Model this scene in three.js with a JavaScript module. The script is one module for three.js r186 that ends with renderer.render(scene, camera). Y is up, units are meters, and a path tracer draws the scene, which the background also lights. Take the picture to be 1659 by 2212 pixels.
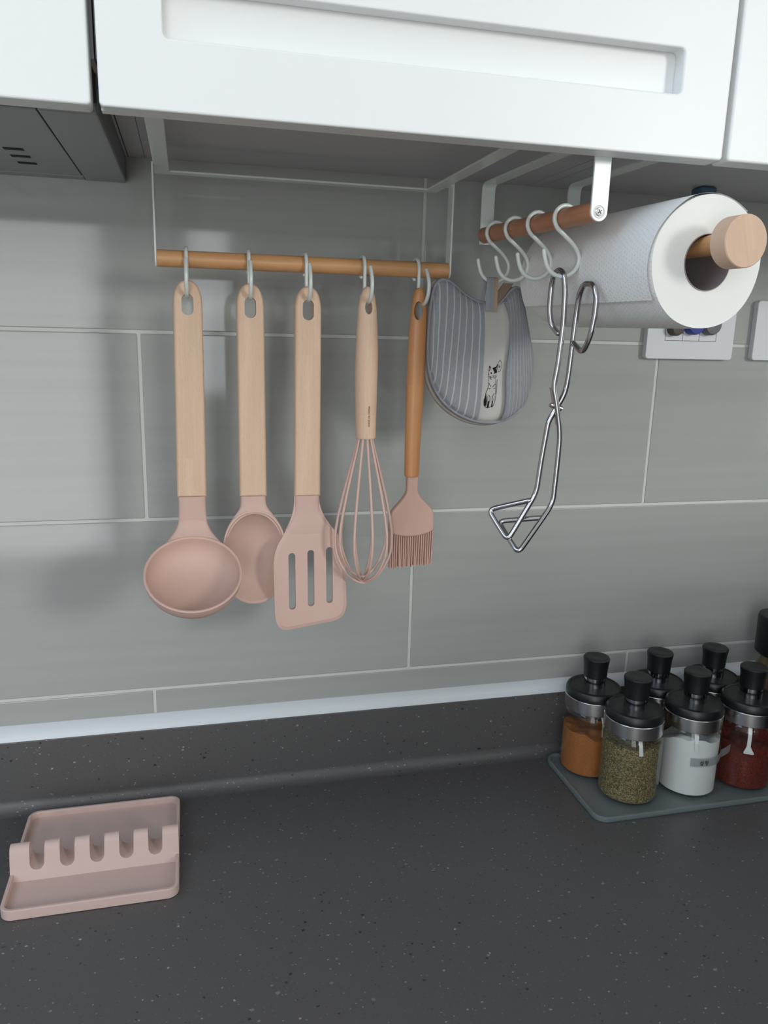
import * as THREE from 'three';
import { RectAreaLightUniformsLib } from 'three/addons/lights/RectAreaLightUniformsLib.js';
import { RoundedBoxGeometry } from 'three/addons/geometries/RoundedBoxGeometry.js';
import { mergeGeometries } from 'three/addons/utils/BufferGeometryUtils.js';
import { ImprovedNoise } from 'three/addons/math/ImprovedNoise.js';
import { Brush, Evaluator, SUBTRACTION } from 'three-bvh-csg';

// ------------------------------------------------------------------ camera, light, exposure
// Metres. y = 0 is the worktop, z = 0 the face of the wall tiles, x = 0 the left joint of the second tile row.
const scene = new THREE.Scene();
const camera = new THREE.PerspectiveCamera(66.128, 1659 / 2212, 0.02, 30);
camera.position.set(0.0461, 0.534, 0.8604);
camera.rotation.set(-0.2295, -0.2476, 0.0265, 'YXZ');
const renderer = new THREE.WebGLRenderer({ antialias: true });
renderer.toneMapping = THREE.LinearToneMapping;
renderer.toneMappingExposure = 1.15;
renderer.shadowMap.enabled = true;
scene.background = new THREE.Color(0.55, 0.62, 0.7);
RectAreaLightUniformsLib.init();
const ROOM_Z = 3.2, ROOM_L = -1.5, ROOM_R = 3.3, FLOOR = -0.87, CEIL = 2.05;
const WINDOWS = [ // a0..a1 along the wall, y0..y1 up; light colour, radiance, glow of the pane as the eye sees it
  { wall: 'front', a0: 1.9, a1: 2.5, y0: 0.93, y1: 1.55, color: [0.985, 1.0, 0.965], power: 33, glow: 2.0 },
  { wall: 'front', a0: -1.4, a1: -0.33, y0: -0.6, y1: 1.95, color: [0.93, 0.975, 1.0], power: 2.6, glow: 0.5 },
  { wall: 'front', a0: 0.07, a1: 0.26, y0: 0.2, y1: 1.05, color: [0.92, 0.97, 1.0], power: 3.4, glow: 0.6 },
  { wall: 'left', a0: 0.35, a1: 1.5, y0: 1.0, y1: 1.95, color: [0.6, 0.77, 1.0], power: 2.6, glow: 0.5 },
];
for (const w of WINDOWS) {
  const l = new THREE.RectAreaLight(new THREE.Color().setRGB(...w.color), w.power, w.a1 - w.a0, w.y1 - w.y0);
  const a = (w.a0 + w.a1) / 2, y = (w.y0 + w.y1) / 2;
  if (w.wall === 'front') { l.position.set(a, y, ROOM_Z - 0.02); l.lookAt(a, y, 0); } else { l.position.set(ROOM_L + 0.02, y, a); l.lookAt(0, y, a); }
  scene.add(l);
}

// ------------------------------------------------------------------ helpers
const V = (x, y, z) => new THREE.Vector3(x, y, z);
const counts = {};
function numbered(name) {
  counts[name] = (counts[name] ?? -1) + 1;
  return counts[name] ? name + '_' + String(counts[name]).padStart(3, '0') : name;
}
function rng(seed) {
  let a = seed >>> 0;
  return () => { a = (a + 0x6d2b79f5) >>> 0; let t = Math.imul(a ^ (a >>> 15), 1 | a); t = (t + Math.imul(t ^ (t >>> 7), 61 | t)) ^ t; return ((t ^ (t >>> 14)) >>> 0) / 4294967296; };
}
const noise = new ImprovedNoise();
function thing(name, label, category, [x, y, z] = [0, 0, 0], group) {
  const o = new THREE.Group();
  o.name = numbered(name);
  o.position.set(x, y, z);
  o.userData = { label, category };
  if (group) o.userData.group = group;
  scene.add(o);
  return o;
}
function structure(name, label, category) {
  const o = new THREE.Group();
  o.name = name;
  o.userData = { label, category, kind: 'structure' };
  scene.add(o);
  return o;
}
function part(name, geometry, material, parent, label) {
  const m = new THREE.Mesh(geometry, material);
  m.name = name;
  m.castShadow = m.receiveShadow = true;
  if (label) m.userData.label = label;
  parent.add(m);
  return m;
}
const plain = (g) => { const n = g.index ? g.toNonIndexed() : g; for (const k of Object.keys(n.attributes)) if (!['position', 'normal', 'uv'].includes(k)) n.deleteAttribute(k); return n; };
const merge = (list) => mergeGeometries(list.map(plain));
function box(x0, x1, y0, y1, z0, z1, r = 0) {
  const g = r ? new RoundedBoxGeometry(x1 - x0, y1 - y0, z1 - z0, 3, r) : new THREE.BoxGeometry(x1 - x0, y1 - y0, z1 - z0);
  g.translate((x0 + x1) / 2, (y0 + y1) / 2, (z0 + z1) / 2);
  return g;
}
function planarUV(g, f = (x, y, z) => [x, y]) { // uv in metres
  const p = g.attributes.position, uv = new Float32Array(p.count * 2);
  for (let i = 0; i < p.count; i++) { const [a, b] = f(p.getX(i), p.getY(i), p.getZ(i)); uv[2 * i] = a; uv[2 * i + 1] = b; }
  g.setAttribute('uv', new THREE.BufferAttribute(uv, 2));
  return g;
}
function boxUV(g) { // uv in metres along the two axes that the face spans
  const p = g.attributes.position, n = g.attributes.normal, uv = new Float32Array(p.count * 2);
  for (let i = 0; i < p.count; i++) {
    const ax = Math.abs(n.getX(i)), ay = Math.abs(n.getY(i)), az = Math.abs(n.getZ(i)), x = p.getX(i), y = p.getY(i), z = p.getZ(i);
    const [a, b] = ay >= ax && ay >= az ? [x, z] : ax >= az ? [z, y] : [x, y];
    uv[2 * i] = a; uv[2 * i + 1] = b;
  }
  g.setAttribute('uv', new THREE.BufferAttribute(uv, 2));
  return g;
}
const curve = (pts, closed = false, tension = 0.5) => new THREE.CatmullRomCurve3(pts.map((p) => V(...p)), closed, tension === 0.5 ? 'centripetal' : 'catmullrom', tension);
function tube(pts, r, seg = 80, rad = 12, closed = false) {
  const c = curve(pts, closed), g = new THREE.TubeGeometry(c, seg, r, rad, closed);
  if (closed) return g;
  const ends = [0, 1].map((t) => { // rounded ends
    const s = new THREE.SphereGeometry(r, rad, 6), q = new THREE.Quaternion().setFromUnitVectors(V(0, 1, 0), c.getTangentAt(t).multiplyScalar(t ? 1 : -1));
    s.applyQuaternion(q); const e = c.getPointAt(t); s.translate(e.x, e.y, e.z); return s;
  });
  return merge([g, ...ends]);
}
// Creased normals weighted by area, so that a bevel does not bend the look of the broad face beside it.
function toCreasedNormals(geometry, angle) {
  const g = geometry.index ? geometry.toNonIndexed() : geometry, p = g.attributes.position, n = p.count, F = [], at = new Map(), keys = [];
  const a = V(0, 0, 0), b = V(0, 0, 0), c = V(0, 0, 0), cos = Math.cos(angle);
  for (let i = 0; i < n; i += 3) {
    a.fromBufferAttribute(p, i); b.fromBufferAttribute(p, i + 1); c.fromBufferAttribute(p, i + 2);
    const f = b.clone().sub(a).cross(c.clone().sub(a)), len = f.length();
    F.push({ f, u: len ? f.clone().divideScalar(len) : V(0, 0, 0) });
    for (const [k, q] of [a, b, c].entries()) { const key = Math.round(q.x * 2e6) + ',' + Math.round(q.y * 2e6) + ',' + Math.round(q.z * 2e6); keys[i + k] = key; const l = at.get(key); l ? l.push(i / 3) : at.set(key, [i / 3]); }
  }
  const out = new Float32Array(n * 3), s = V(0, 0, 0);
  for (let i = 0; i < n; i++) {
    const own = F[Math.floor(i / 3)]; s.set(0, 0, 0);
    for (const k of at.get(keys[i])) if (F[k].u.dot(own.u) >= cos) s.add(F[k].f);
    if (s.lengthSq() === 0) s.copy(own.u);
    s.normalize(); out[3 * i] = s.x; out[3 * i + 1] = s.y; out[3 * i + 2] = s.z;
  }
  g.setAttribute('normal', new THREE.BufferAttribute(out, 3));
  return g;
}
// A bent wire: straight runs with rounded corners of radius R.
function wire(pts, r, R, rad = 12) {
  const P = pts.map((p) => V(...p)), out = [P[0]];
  for (let i = 1; i < P.length - 1; i++) {
    const a = P[i - 1].clone().sub(P[i]), b = P[i + 1].clone().sub(P[i]), d = Math.min(R, a.length() * 0.45, b.length() * 0.45);
    const s = P[i].clone().add(a.setLength(d)), e = P[i].clone().add(b.setLength(d));
    for (let k = 0; k <= 6; k++) { const t = k / 6; out.push(s.clone().multiplyScalar((1 - t) ** 2).addScaledVector(P[i], 2 * t * (1 - t)).addScaledVector(e, t * t)); }
  }
  out.push(P[P.length - 1]);
  const path = new THREE.CurvePath();
  for (let i = 1; i < out.length; i++) path.add(new THREE.LineCurve3(out[i - 1], out[i]));
  return tube(out.filter((p, i) => !i || p.distanceTo(out[i - 1]) > 1e-5).map((p) => p.toArray()), r, pts.length * 22, rad);
}
// A solid along y from superellipse sections [y, halfWidth, halfDepth, centreX, centreZ, exponent].
function loft(sections, n = 40) {
  const pos = [], idx = [];
  for (const [y, a, b, cx = 0, cz = 0, e = 2] of sections)
    for (let k = 0; k < n; k++) {
      const t = (k / n) * Math.PI * 2, c = Math.cos(t), s = Math.sin(t);
      pos.push(cx + a * Math.sign(c) * Math.abs(c) ** (2 / e), y, cz + b * Math.sign(s) * Math.abs(s) ** (2 / e));
    }
  const m = sections.length;
  for (let j = 0; j < m - 1; j++) for (let k = 0; k < n; k++) { const a = j * n + k, b = j * n + ((k + 1) % n); idx.push(a, b, a + n, b, b + n, a + n); }
  for (const [j, f] of [[0, 1], [m - 1, 0]]) {
    const c = pos.length / 3, [y, , , cx = 0, cz = 0] = sections[j];
    pos.push(cx, y, cz);
    for (let k = 0; k < n; k++) { const a = j * n + k, b = j * n + ((k + 1) % n); f ? idx.push(c, b, a) : idx.push(c, a, b); }
  }
  const g = new THREE.BufferGeometry();
  g.setAttribute('position', new THREE.Float32BufferAttribute(pos, 3));
  g.setIndex(idx);
  if (sections[0][0] < sections[m - 1][0]) { const ix = g.index.array; for (let i = 0; i < ix.length; i += 3) { const t = ix[i]; ix[i] = ix[i + 1]; ix[i + 1] = t; } }
  g.computeVertexNormals();
  return planarUV(toCreasedNormals(g, 0.7));
}
function grid(nu, nv, f, flip = false) { // surface f(u, v) -> [x, y, z]; uv = (u, v)
  const pos = [], uv = [], idx = [];
  for (let j = 0; j <= nv; j++) for (let i = 0; i <= nu; i++) { pos.push(...f(i / nu, j / nv)); uv.push(i / nu, j / nv); }
  for (let j = 0; j < nv; j++) for (let i = 0; i < nu; i++) { const a = j * (nu + 1) + i, b = a + 1, c = a + nu + 1, d = c + 1; flip ? idx.push(a, c, b, b, c, d) : idx.push(a, b, c, b, d, c); }
  const g = new THREE.BufferGeometry();
  g.setAttribute('position', new THREE.Float32BufferAttribute(pos, 3));
  g.setAttribute('uv', new THREE.Float32BufferAttribute(uv, 2));
  g.setIndex(idx);
  g.computeVertexNormals();
  return g;
}
function lathe(pts, n = 56) { return new THREE.LatheGeometry(pts.map((p) => new THREE.Vector2(...p)), n); }
function creasedLathe(pts, n = 56, angle = 0.6) { return toCreasedNormals(lathe(pts, n), angle); }
const csg = new Evaluator();
csg.attributes = ['position', 'normal', 'uv'];
csg.useGroups = false;
function cut(geometry, ...tools) {
  let b = new Brush(geometry); b.updateMatrixWorld();
  for (const t of tools) { const c = new Brush(t); c.updateMatrixWorld(); b = csg.evaluate(b, c, SUBTRACTION); b.updateMatrixWorld(); }
  return b.geometry;
}
function roundedRect(x0, x1, y0, y1, r, path = new THREE.Shape()) {
  path.moveTo(x0 + r, y0); path.lineTo(x1 - r, y0); path.absarc(x1 - r, y0 + r, r, -Math.PI / 2, 0);
  path.lineTo(x1, y1 - r); path.absarc(x1 - r, y1 - r, r, 0, Math.PI / 2);
  path.lineTo(x0 + r, y1); path.absarc(x0 + r, y1 - r, r, Math.PI / 2, Math.PI);
  path.lineTo(x0, y0 + r); path.absarc(x0 + r, y0 + r, r, Math.PI, Math.PI * 1.5);
  return path;
}
// Plate from a shape: front face at z1, back at z0, edges rounded by b.
function plate(shape, z0, z1, b = 0.001, seg = 16, bt = b, bs = 3) {
  const g = new THREE.ExtrudeGeometry(shape, { depth: z1 - z0 - 2 * bt, bevelEnabled: b > 0, bevelSize: b, bevelThickness: bt, bevelOffset: -b, bevelSegments: bs, curveSegments: seg });
  g.translate(0, 0, z0 + bt);
  return toCreasedNormals(g, bs > 3 ? 0.5 : 0.22);
}

// ------------------------------------------------------------------ textures
function canvasTexture(w, h, draw, metresU = 1, metresV = metresU, srgb = true) {
  const c = document.createElement('canvas'); c.width = w; c.height = h;
  draw(c.getContext('2d'), w, h);
  const t = new THREE.CanvasTexture(c);
  t.wrapS = t.wrapT = THREE.RepeatWrapping; t.magFilter = THREE.LinearFilter;
  t.repeat.set(1 / metresU, 1 / metresV);
  if (srgb) t.colorSpace = THREE.SRGBColorSpace;
  return t;
}
function dataTexture(w, h, f, metresU = 1, metresV = metresU, srgb = true) {
  const d = new Uint8Array(w * h * 4);
  for (let j = 0; j < h; j++) for (let i = 0; i < w; i++) { const c = f(i / w, j / h, i, j), k = 4 * (j * w + i); d[k] = c[0]; d[k + 1] = c[1]; d[k + 2] = c[2]; d[k + 3] = 255; }
  const t = new THREE.DataTexture(d, w, h);
  t.wrapS = t.wrapT = THREE.RepeatWrapping; t.magFilter = THREE.LinearFilter; t.minFilter = THREE.LinearMipmapLinearFilter; t.generateMipmaps = true;
  t.repeat.set(1 / metresU, 1 / metresV);
  if (srgb) t.colorSpace = THREE.SRGBColorSpace;
  t.needsUpdate = true;
  return t;
}
const clamp = (v) => Math.max(0, Math.min(255, v));
const tn = (u, v, fu, fv, s) => { // noise that tiles over [0,1]
  const a = u * 2 * Math.PI, b = v * 2 * Math.PI;
  return noise.noise(Math.cos(a) * fu + 7.3 * s, Math.sin(a) * fu + Math.cos(b) * fv * 0.71, Math.sin(b) * fv + 3.1 * s);
};
function woodTexture(base, contrast, seed, flecks) { // grain along v; 0.08 m by 0.24 m
  const R = rng(seed);
  return canvasTexture(512, 1024, (g, w, h) => {
    const im = g.createImageData(w, h);
    for (let j = 0; j < h; j++) for (let i = 0; i < w; i++) {
      const u = i / w, v = j / h;
      const bend = 0.03 * noise.noise(v * 3 + seed, 2.2, seed);
      const n = 0.6 * noise.noise((u + bend) * 9, v * 1.3, seed) + 0.35 * noise.noise((u + bend) * 40, v * 3, seed + 5) + 0.25 * noise.noise(u * 160, v * 9, seed + 9);
      const k = 4 * (j * w + i), q = 1 + contrast * n;
      im.data[k] = clamp(base[0] * q); im.data[k + 1] = clamp(base[1] * (1 + contrast * 1.15 * n)); im.data[k + 2] = clamp(base[2] * (1 + contrast * 1.3 * n)); im.data[k + 3] = 255;
    }
    g.putImageData(im, 0, 0);
    for (let i = 0; i < flecks; i++) {
      g.fillStyle = `rgba(${base.map((c) => Math.round(c * 0.62)).join(',')},${0.05 + 0.13 * R()})`;
      g.fillRect(R() * w, R() * h, 1 + R() * 1.2, 5 + R() * 16);
    }
  }, 0.08, 0.24);
}
const tileMap = (seed) => dataTexture(64, 1024, (u, v) => {
  const n = 1.3 * tn(u, v, 0.15, 2.6, seed) + 0.7 * tn(u, v, 0.3, 6, seed + 3) + 0.2 * tn(u, v, 0.5, 18, seed + 6);
  return [clamp(179 + 3.2 * n), clamp(180.5 + 3.2 * n), clamp(178 + 3.2 * n)];
}, 0.6, 0.2);
const counterMap = (() => {
  const R = rng(11);
  return canvasTexture(2048, 2048, (g, w, h) => {
    const im = g.createImageData(w, h);
    for (let k = 0; k < w * h; k++) { const n = (R() - 0.5) * 9, i = 4 * k; im.data[i] = 88 + n; im.data[i + 1] = 86 + n; im.data[i + 2] = 86 + n; im.data[i + 3] = 255; }
    g.putImageData(im, 0, 0);
    const chip = (s, col) => { // angular chip of stone
      const x = R() * w, y = R() * h, a = R() * 6.3; g.fillStyle = col; g.beginPath();
      const m = 4 + Math.floor(R() * 3);
      for (let q = 0; q < m; q++) { const t = a + (q / m) * 6.283, r = s * (0.45 + 0.75 * R()); const px = x + Math.cos(t) * r * 1.3, py = y + Math.sin(t) * r; q ? g.lineTo(px, py) : g.moveTo(px, py); }
      g.fill();
    };
    for (let i = 0; i < 5200; i++) chip(0.8 + R() * 1.4, `rgba(${R() > 0.5 ? '30,28,32' : '150,150,150'},${0.2 + 0.3 * R()})`);
    for (let i = 0; i < 1900; i++) chip(1.4 + R() * R() * 3.6, `rgba(${R() > 0.7 ? '165,180,170' : '185,182,180'},${0.4 + 0.5 * R()})`);
    for (let i = 0; i < 900; i++) chip(1.6 + R() * R() * 4.6, `rgba(${R() > 0.8 ? '52,38,44' : '24,24,28'},${0.6 + 0.4 * R()})`);
    for (let i = 0; i < 60; i++) chip(4 + R() * 3, `rgba(165,168,168,${0.4 + 0.3 * R()})`);
  }, 0.62);
})();
function grainTexture(seed, colours, n, size, base, stretch = 1, metres = 0.05) { // ground spice
  const R = rng(seed);
  return canvasTexture(512, 512, (g, w, h) => {
    g.fillStyle = base; g.fillRect(0, 0, w, h);
    for (let i = 0; i < n; i++) {
      g.fillStyle = colours[Math.floor(R() * colours.length)]; g.save(); g.translate(R() * w, R() * h); g.rotate(R() * 6.3);
      const s = size * (0.5 + R()); g.fillRect(-s * stretch / 2, -s / 2, s * stretch, s); g.restore();
    }
  }, metres);
}
const paperBump = canvasTexture(512, 512, (g, w, h) => { // embossed dots on arcs, 3.2 cm
  g.fillStyle = '#404040'; g.fillRect(0, 0, w, h);
  for (let a = 0; a < 14; a++) for (let b = 0; b < 14; b++) {
    const x = ((b + (a % 2) * 0.5) / 14) * w, y = (a / 14) * h + 10 * Math.sin((b / 14) * 6.283 * 2);
    for (const [dx, dy] of [[0, 0], [w, 0], [-w, 0], [0, h], [0, -h]]) { g.fillStyle = '#ffffff'; g.beginPath(); g.ellipse(x + dx, y + dy, 7, 7, 0, 0, 6.3); g.fill(); }
  }
}, 0.045, 0.045, false);
const weaveBump = dataTexture(128, 128, (u, v, i, j) => { const q = 128 + 60 * Math.sin(i * 0.785) * Math.sin(j * 0.785) + 40 * noise.noise(i * 0.4, j * 0.4, 3); return [q, q, q]; }, 0.02, 0.02, false);

// ------------------------------------------------------------------ materials
const std = (o) => new THREE.MeshStandardMaterial(o), phys = (o) => new THREE.MeshPhysicalMaterial(o);
const lin = (r, g, b) => new THREE.Color().setRGB(r, g, b);
const M = {
  wallPaint: std({ color: lin(0.72, 0.73, 0.73), roughness: 0.9 }),
  ceiling: std({ color: lin(0.8, 0.8, 0.79), roughness: 0.95 }),
  floor: std({ color: lin(0.3, 0.25, 0.21), roughness: 0.5 }),
  grout: std({ color: lin(0.62, 0.63, 0.6), roughness: 0.9 }),
  caulk: std({ color: lin(0.7, 0.74, 0.77), roughness: 0.35 }),
  counter: phys({ map: counterMap, roughness: 0.42, clearcoat: 0.12, clearcoatRoughness: 0.3 }),
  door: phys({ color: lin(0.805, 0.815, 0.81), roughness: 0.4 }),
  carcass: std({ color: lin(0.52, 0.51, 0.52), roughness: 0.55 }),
  hood: std({ color: lin(0.3, 0.32, 0.32), roughness: 0.45, metalness: 0.35 }),
  hoodSide: std({ color: lin(0.16, 0.17, 0.17), roughness: 0.5, metalness: 0.3 }),
  slot: std({ color: lin(0.006, 0.006, 0.01), roughness: 0.8 }),
  whiteMetal: phys({ color: lin(0.66, 0.7, 0.67), roughness: 0.32, clearcoat: 0.5, clearcoatRoughness: 0.2 }),
  steel: std({ color: lin(0.46, 0.45, 0.46), roughness: 0.14, metalness: 1 }),
  brushed: std({ color: lin(0.64, 0.62, 0.61), roughness: 0.24, metalness: 1 }),
  screw: std({ color: lin(0.85, 0.85, 0.85), roughness: 0.25, metalness: 0.8 }),
  beech: std({ map: woodTexture([214, 182, 156], 0.06, 3, 1500), roughness: 0.58 }),
  beechEnd: std({ map: woodTexture([206, 174, 150], 0.05, 8, 900), roughness: 0.65 }),
  rod: phys({ map: woodTexture([200, 150, 102], 0.11, 5, 700), roughness: 0.4, clearcoat: 0.25, clearcoatRoughness: 0.3 }),
  rodDark: phys({ map: woodTexture([182, 126, 94], 0.1, 6, 700), roughness: 0.45, clearcoat: 0.15, clearcoatRoughness: 0.35 }),
  brushWood: phys({ map: woodTexture([194, 134, 84], 0.11, 7, 800), roughness: 0.45, clearcoat: 0.2, clearcoatRoughness: 0.35 }),
  pink: std({ color: lin(0.6, 0.405, 0.345), roughness: 0.52 }),
  pinkDeep: std({ color: lin(0.54, 0.335, 0.275), roughness: 0.5 }),
  pinkRest: std({ color: lin(0.63, 0.465, 0.425), roughness: 0.6 }),
  paper: std({ color: lin(0.84, 0.84, 0.825), roughness: 1, bumpMap: paperBump, bumpScale: 0.0003 }),
  paperEnd: std({ color: lin(0.82, 0.82, 0.79), roughness: 1 }),
  card: std({ color: lin(0.3, 0.25, 0.25), roughness: 0.9 }),
  plastic: std({ color: lin(0.66, 0.67, 0.69), roughness: 0.4 }),
  gap: std({ color: lin(0.05, 0.05, 0.055), roughness: 0.8 }),
  black: phys({ color: lin(0.007, 0.007, 0.008), roughness: 0.4 }),
  blackDisc: phys({ color: lin(0.009, 0.01, 0.011), roughness: 0.36 }),
  glass: phys({ color: lin(0.97, 0.98, 0.97), roughness: 0.02, transmission: 1, thickness: 0, ior: 1.5 }),
  tray: phys({ color: lin(0.62, 0.68, 0.69), roughness: 0.3, transmission: 0.8, thickness: 0, ior: 1.45 }),
  spoonPlastic: std({ color: lin(0.75, 0.76, 0.74), roughness: 0.45 }),
  blueCap: std({ color: lin(0.08, 0.13, 0.2), roughness: 0.6 }),
};
[M.pink, M.pinkDeep, M.pinkRest].forEach((m) => { m.roughness = 0.55; });

// ------------------------------------------------------------------ the room shell
const TILE_W = 0.6, TILE_H = 0.198, J = 0.0034, ROW_Y = 0.128; // joints at ROW_Y + k * TILE_H
{
  const wall = structure('wall_back', 'back wall clad in glossy grey stone-look tiles with pale grout', 'wall');
  part('plaster', box(ROOM_L, ROOM_R, FLOOR, CEIL, -0.15, -0.009), M.wallPaint, wall);
  part('grout_bed', box(-1.6, 1.6, 0.06, 0.74, -0.009, -0.0012), M.grout, wall, 'pale grout');
  const mats = [1, 2, 3].map((s) => phys({ map: tileMap(s * 4.7), roughness: 0.075, ior: 1.5, color: lin(0.88, 0.88, 0.87) }));
  const tileGeometry = (w, h) => planarUV(plate(roundedRect(J / 2, w - J / 2, J / 2, h - J / 2, 0.0018), -0.009, 0, 0.0011, 2, 0.0011, 2));
  const full = tileGeometry(TILE_W, TILE_H), low = tileGeometry(TILE_W, ROW_Y - 0.066);
  let k = 0;
  for (let row = -1; row < 3; row++)
    for (let c = -2; c < 3; c++) {
      const x = (row % 2 === 0 ? -TILE_W / 2 : 0) + c * TILE_W, y = row < 0 ? 0.066 : ROW_Y + row * TILE_H;
      const t = part('tile', row < 0 ? low : full, mats[k++ % 3], wall);
      t.position.set(x, y, 0);
    }
  const caulk = structure('trim_1', 'white sealant bead along the top of the worktop upstand', 'trim');
  const s = new THREE.Shape(); s.moveTo(0, 0.0845); s.lineTo(0.0122, 0.0845); s.quadraticCurveTo(0.0105, 0.093, 0.0006, 0.0985); s.lineTo(0, 0.0985);
  const g = new THREE.ExtrudeGeometry(s, { depth: 2.4, bevelEnabled: false, curveSegments: 6 });
  g.rotateY(-Math.PI / 2); g.translate(1.2, 0, 0);
  part('sealant', g, M.caulk, caulk);

  part('floorboards', box(ROOM_L, ROOM_R, FLOOR - 0.1, FLOOR, -0.15, ROOM_Z + 0.15), M.floor, structure('floor', 'brown wooden floor of the kitchen', 'floor'));
  part('plaster', box(ROOM_L, ROOM_R, CEIL, CEIL + 0.1, -0.15, ROOM_Z + 0.15), M.ceiling, structure('ceiling', 'white ceiling of the kitchen', 'ceiling'));
  part('plaster', box(ROOM_R, ROOM_R + 0.15, FLOOR - 0.1, CEIL + 0.1, -0.15, ROOM_Z + 0.15), M.wallPaint, structure('wall_right', 'plain right wall', 'wall'));
  const walls = { front: structure('wall_front', 'wall behind the viewer with three windows', 'wall'), left: structure('wall_left', 'left wall with a window', 'wall') };
  for (const side of ['front', 'left']) {
    const s0 = side === 'front' ? ROOM_L - 0.15 : -0.15, s1 = side === 'front' ? ROOM_R : ROOM_Z, w2 = new THREE.Shape();
    w2.moveTo(s0, FLOOR); w2.lineTo(s1, FLOOR); w2.lineTo(s1, CEIL); w2.lineTo(s0, CEIL); w2.closePath();
    for (const w of WINDOWS) if (w.wall === side) w2.holes.push(roundedRect(w.a0, w.a1, w.y0, w.y1, 0.002, new THREE.Path()));
    const wg = new THREE.ExtrudeGeometry(w2, { depth: 0.15, bevelEnabled: false });
    if (side === 'front') wg.translate(0, 0, ROOM_Z); else { wg.rotateY(-Math.PI / 2); wg.translate(ROOM_L, 0, 0); }
    part('plaster', wg, M.wallPaint, walls[side]);
  }
  WINDOWS.forEach((w, i) => {
    const o = structure('window_' + (i + 1), ['high window at the right behind the viewer', 'tall window at the left behind the viewer', 'narrow window strip behind the viewer', 'window in the left wall'][i], 'window');
    const f = roundedRect(w.a0 + 0.001, w.a1 - 0.001, w.y0 + 0.001, w.y1 - 0.001, 0.002); f.holes.push(roundedRect(w.a0 + 0.03, w.a1 - 0.03, w.y0 + 0.03, w.y1 - 0.03, 0.002, new THREE.Path()));
    const frame = new THREE.ExtrudeGeometry(f, { depth: 0.05, bevelEnabled: false }), pane = box(w.a0 + 0.03, w.a1 - 0.03, w.y0 + 0.03, w.y1 - 0.03, 0.02, 0.026);
    for (const g of [frame, pane]) { g.translate(0, 0, 0.03); if (w.wall === 'front') g.translate(0, 0, ROOM_Z); else { g.rotateY(-Math.PI / 2); g.translate(ROOM_L, 0, 0); } }
    part('window_frame', frame, M.door, o);
    part('pane', pane, std({ color: lin(0.2, 0.2, 0.2), emissive: lin(...w.color), emissiveIntensity: w.glow, roughness: 0.3 }), o);
  });
}

// ------------------------------------------------------------------ worktop and cabinets
{
  const o = thing('countertop', 'dark charcoal speckled worktop with a coved upstand against the tiles', 'countertop');
  const s = new THREE.Shape(); // profile in (z, y): slab, cove, upstand
  s.moveTo(0.0005, -0.03); s.lineTo(0.62, -0.03); s.lineTo(0.62, -0.004); s.quadraticCurveTo(0.62, 0, 0.616, 0);
  s.lineTo(0.026, 0); s.absarc(0.026, 0.014, 0.014, -Math.PI / 2, -Math.PI, true); s.lineTo(0.012, 0.0825); s.quadraticCurveTo(0.012, 0.0845, 0.01, 0.0845); s.lineTo(0.0005, 0.0845);
  const g = new THREE.ExtrudeGeometry(s, { depth: 2.69, bevelEnabled: false, curveSegments: 10 });
  g.rotateY(-Math.PI / 2); g.translate(1.2, 0, 0);
  const c = toCreasedNormals(g, 0.5);
  planarUV(c, (x, y, z) => [x, z - y]);
  part('worktop', c, M.counter, o);

  const b = thing('base_cabinet', 'white base cabinet run carrying the charcoal worktop', 'cabinet', [0, FLOOR, 0]);
  part('carcass', box(-1.49, 1.2, 0.1, 0.84, 0.002, 0.56), M.carcass, b);
  part('plinth', box(-1.49, 1.2, 0, 0.1, 0.002, 0.5), M.hoodSide, b);
  for (let i = 0; i < 6; i++) part('door', box(-1.49 + i * 0.448, -1.49 + (i + 1) * 0.448 - 0.004, 0.1, 0.835, 0.562, 0.58, 0.002), M.door, b);
}
const DOOR_B = 0.6588, DOOR_Z0 = 0.302, DOOR_Z = 0.322, UNDER = 0.69, CAB_T = 1.36;
function doorPanel(x0, x1, groove, parent) {
  const s = roundedRect(x0, x1, DOOR_B, CAB_T, 0.0028);
  const list = [];
  if (groove) {
    const [a, b, c, d] = groove;
    s.holes.push(roundedRect(a, b, c, d, 0.0035, new THREE.Path()));
    list.push(plate(s, 0.31, DOOR_Z, 0.0014, 8));
    list.push(box(x0 + 0.0002, x1 - 0.0002, DOOR_B + 0.0002, CAB_T - 0.0002, DOOR_Z0, 0.3102));
  } else list.push(plate(s, DOOR_Z0, DOOR_Z, 0.0016, 8));
  return part('door', merge(list), M.door, parent);
}
function cabinetBody(o, x0, x1) {
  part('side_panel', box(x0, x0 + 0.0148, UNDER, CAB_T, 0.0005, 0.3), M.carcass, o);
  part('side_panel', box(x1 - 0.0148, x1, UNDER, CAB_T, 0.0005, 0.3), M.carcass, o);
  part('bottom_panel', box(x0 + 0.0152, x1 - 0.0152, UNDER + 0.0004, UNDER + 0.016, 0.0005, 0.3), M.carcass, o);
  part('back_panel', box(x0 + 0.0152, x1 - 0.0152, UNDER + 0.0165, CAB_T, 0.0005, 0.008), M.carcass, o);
  part('top_panel', box(x0, x1, CAB_T + 0.0002, CAB_T + 0.018, 0.0005, 0.3), M.carcass, o);
}
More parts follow.
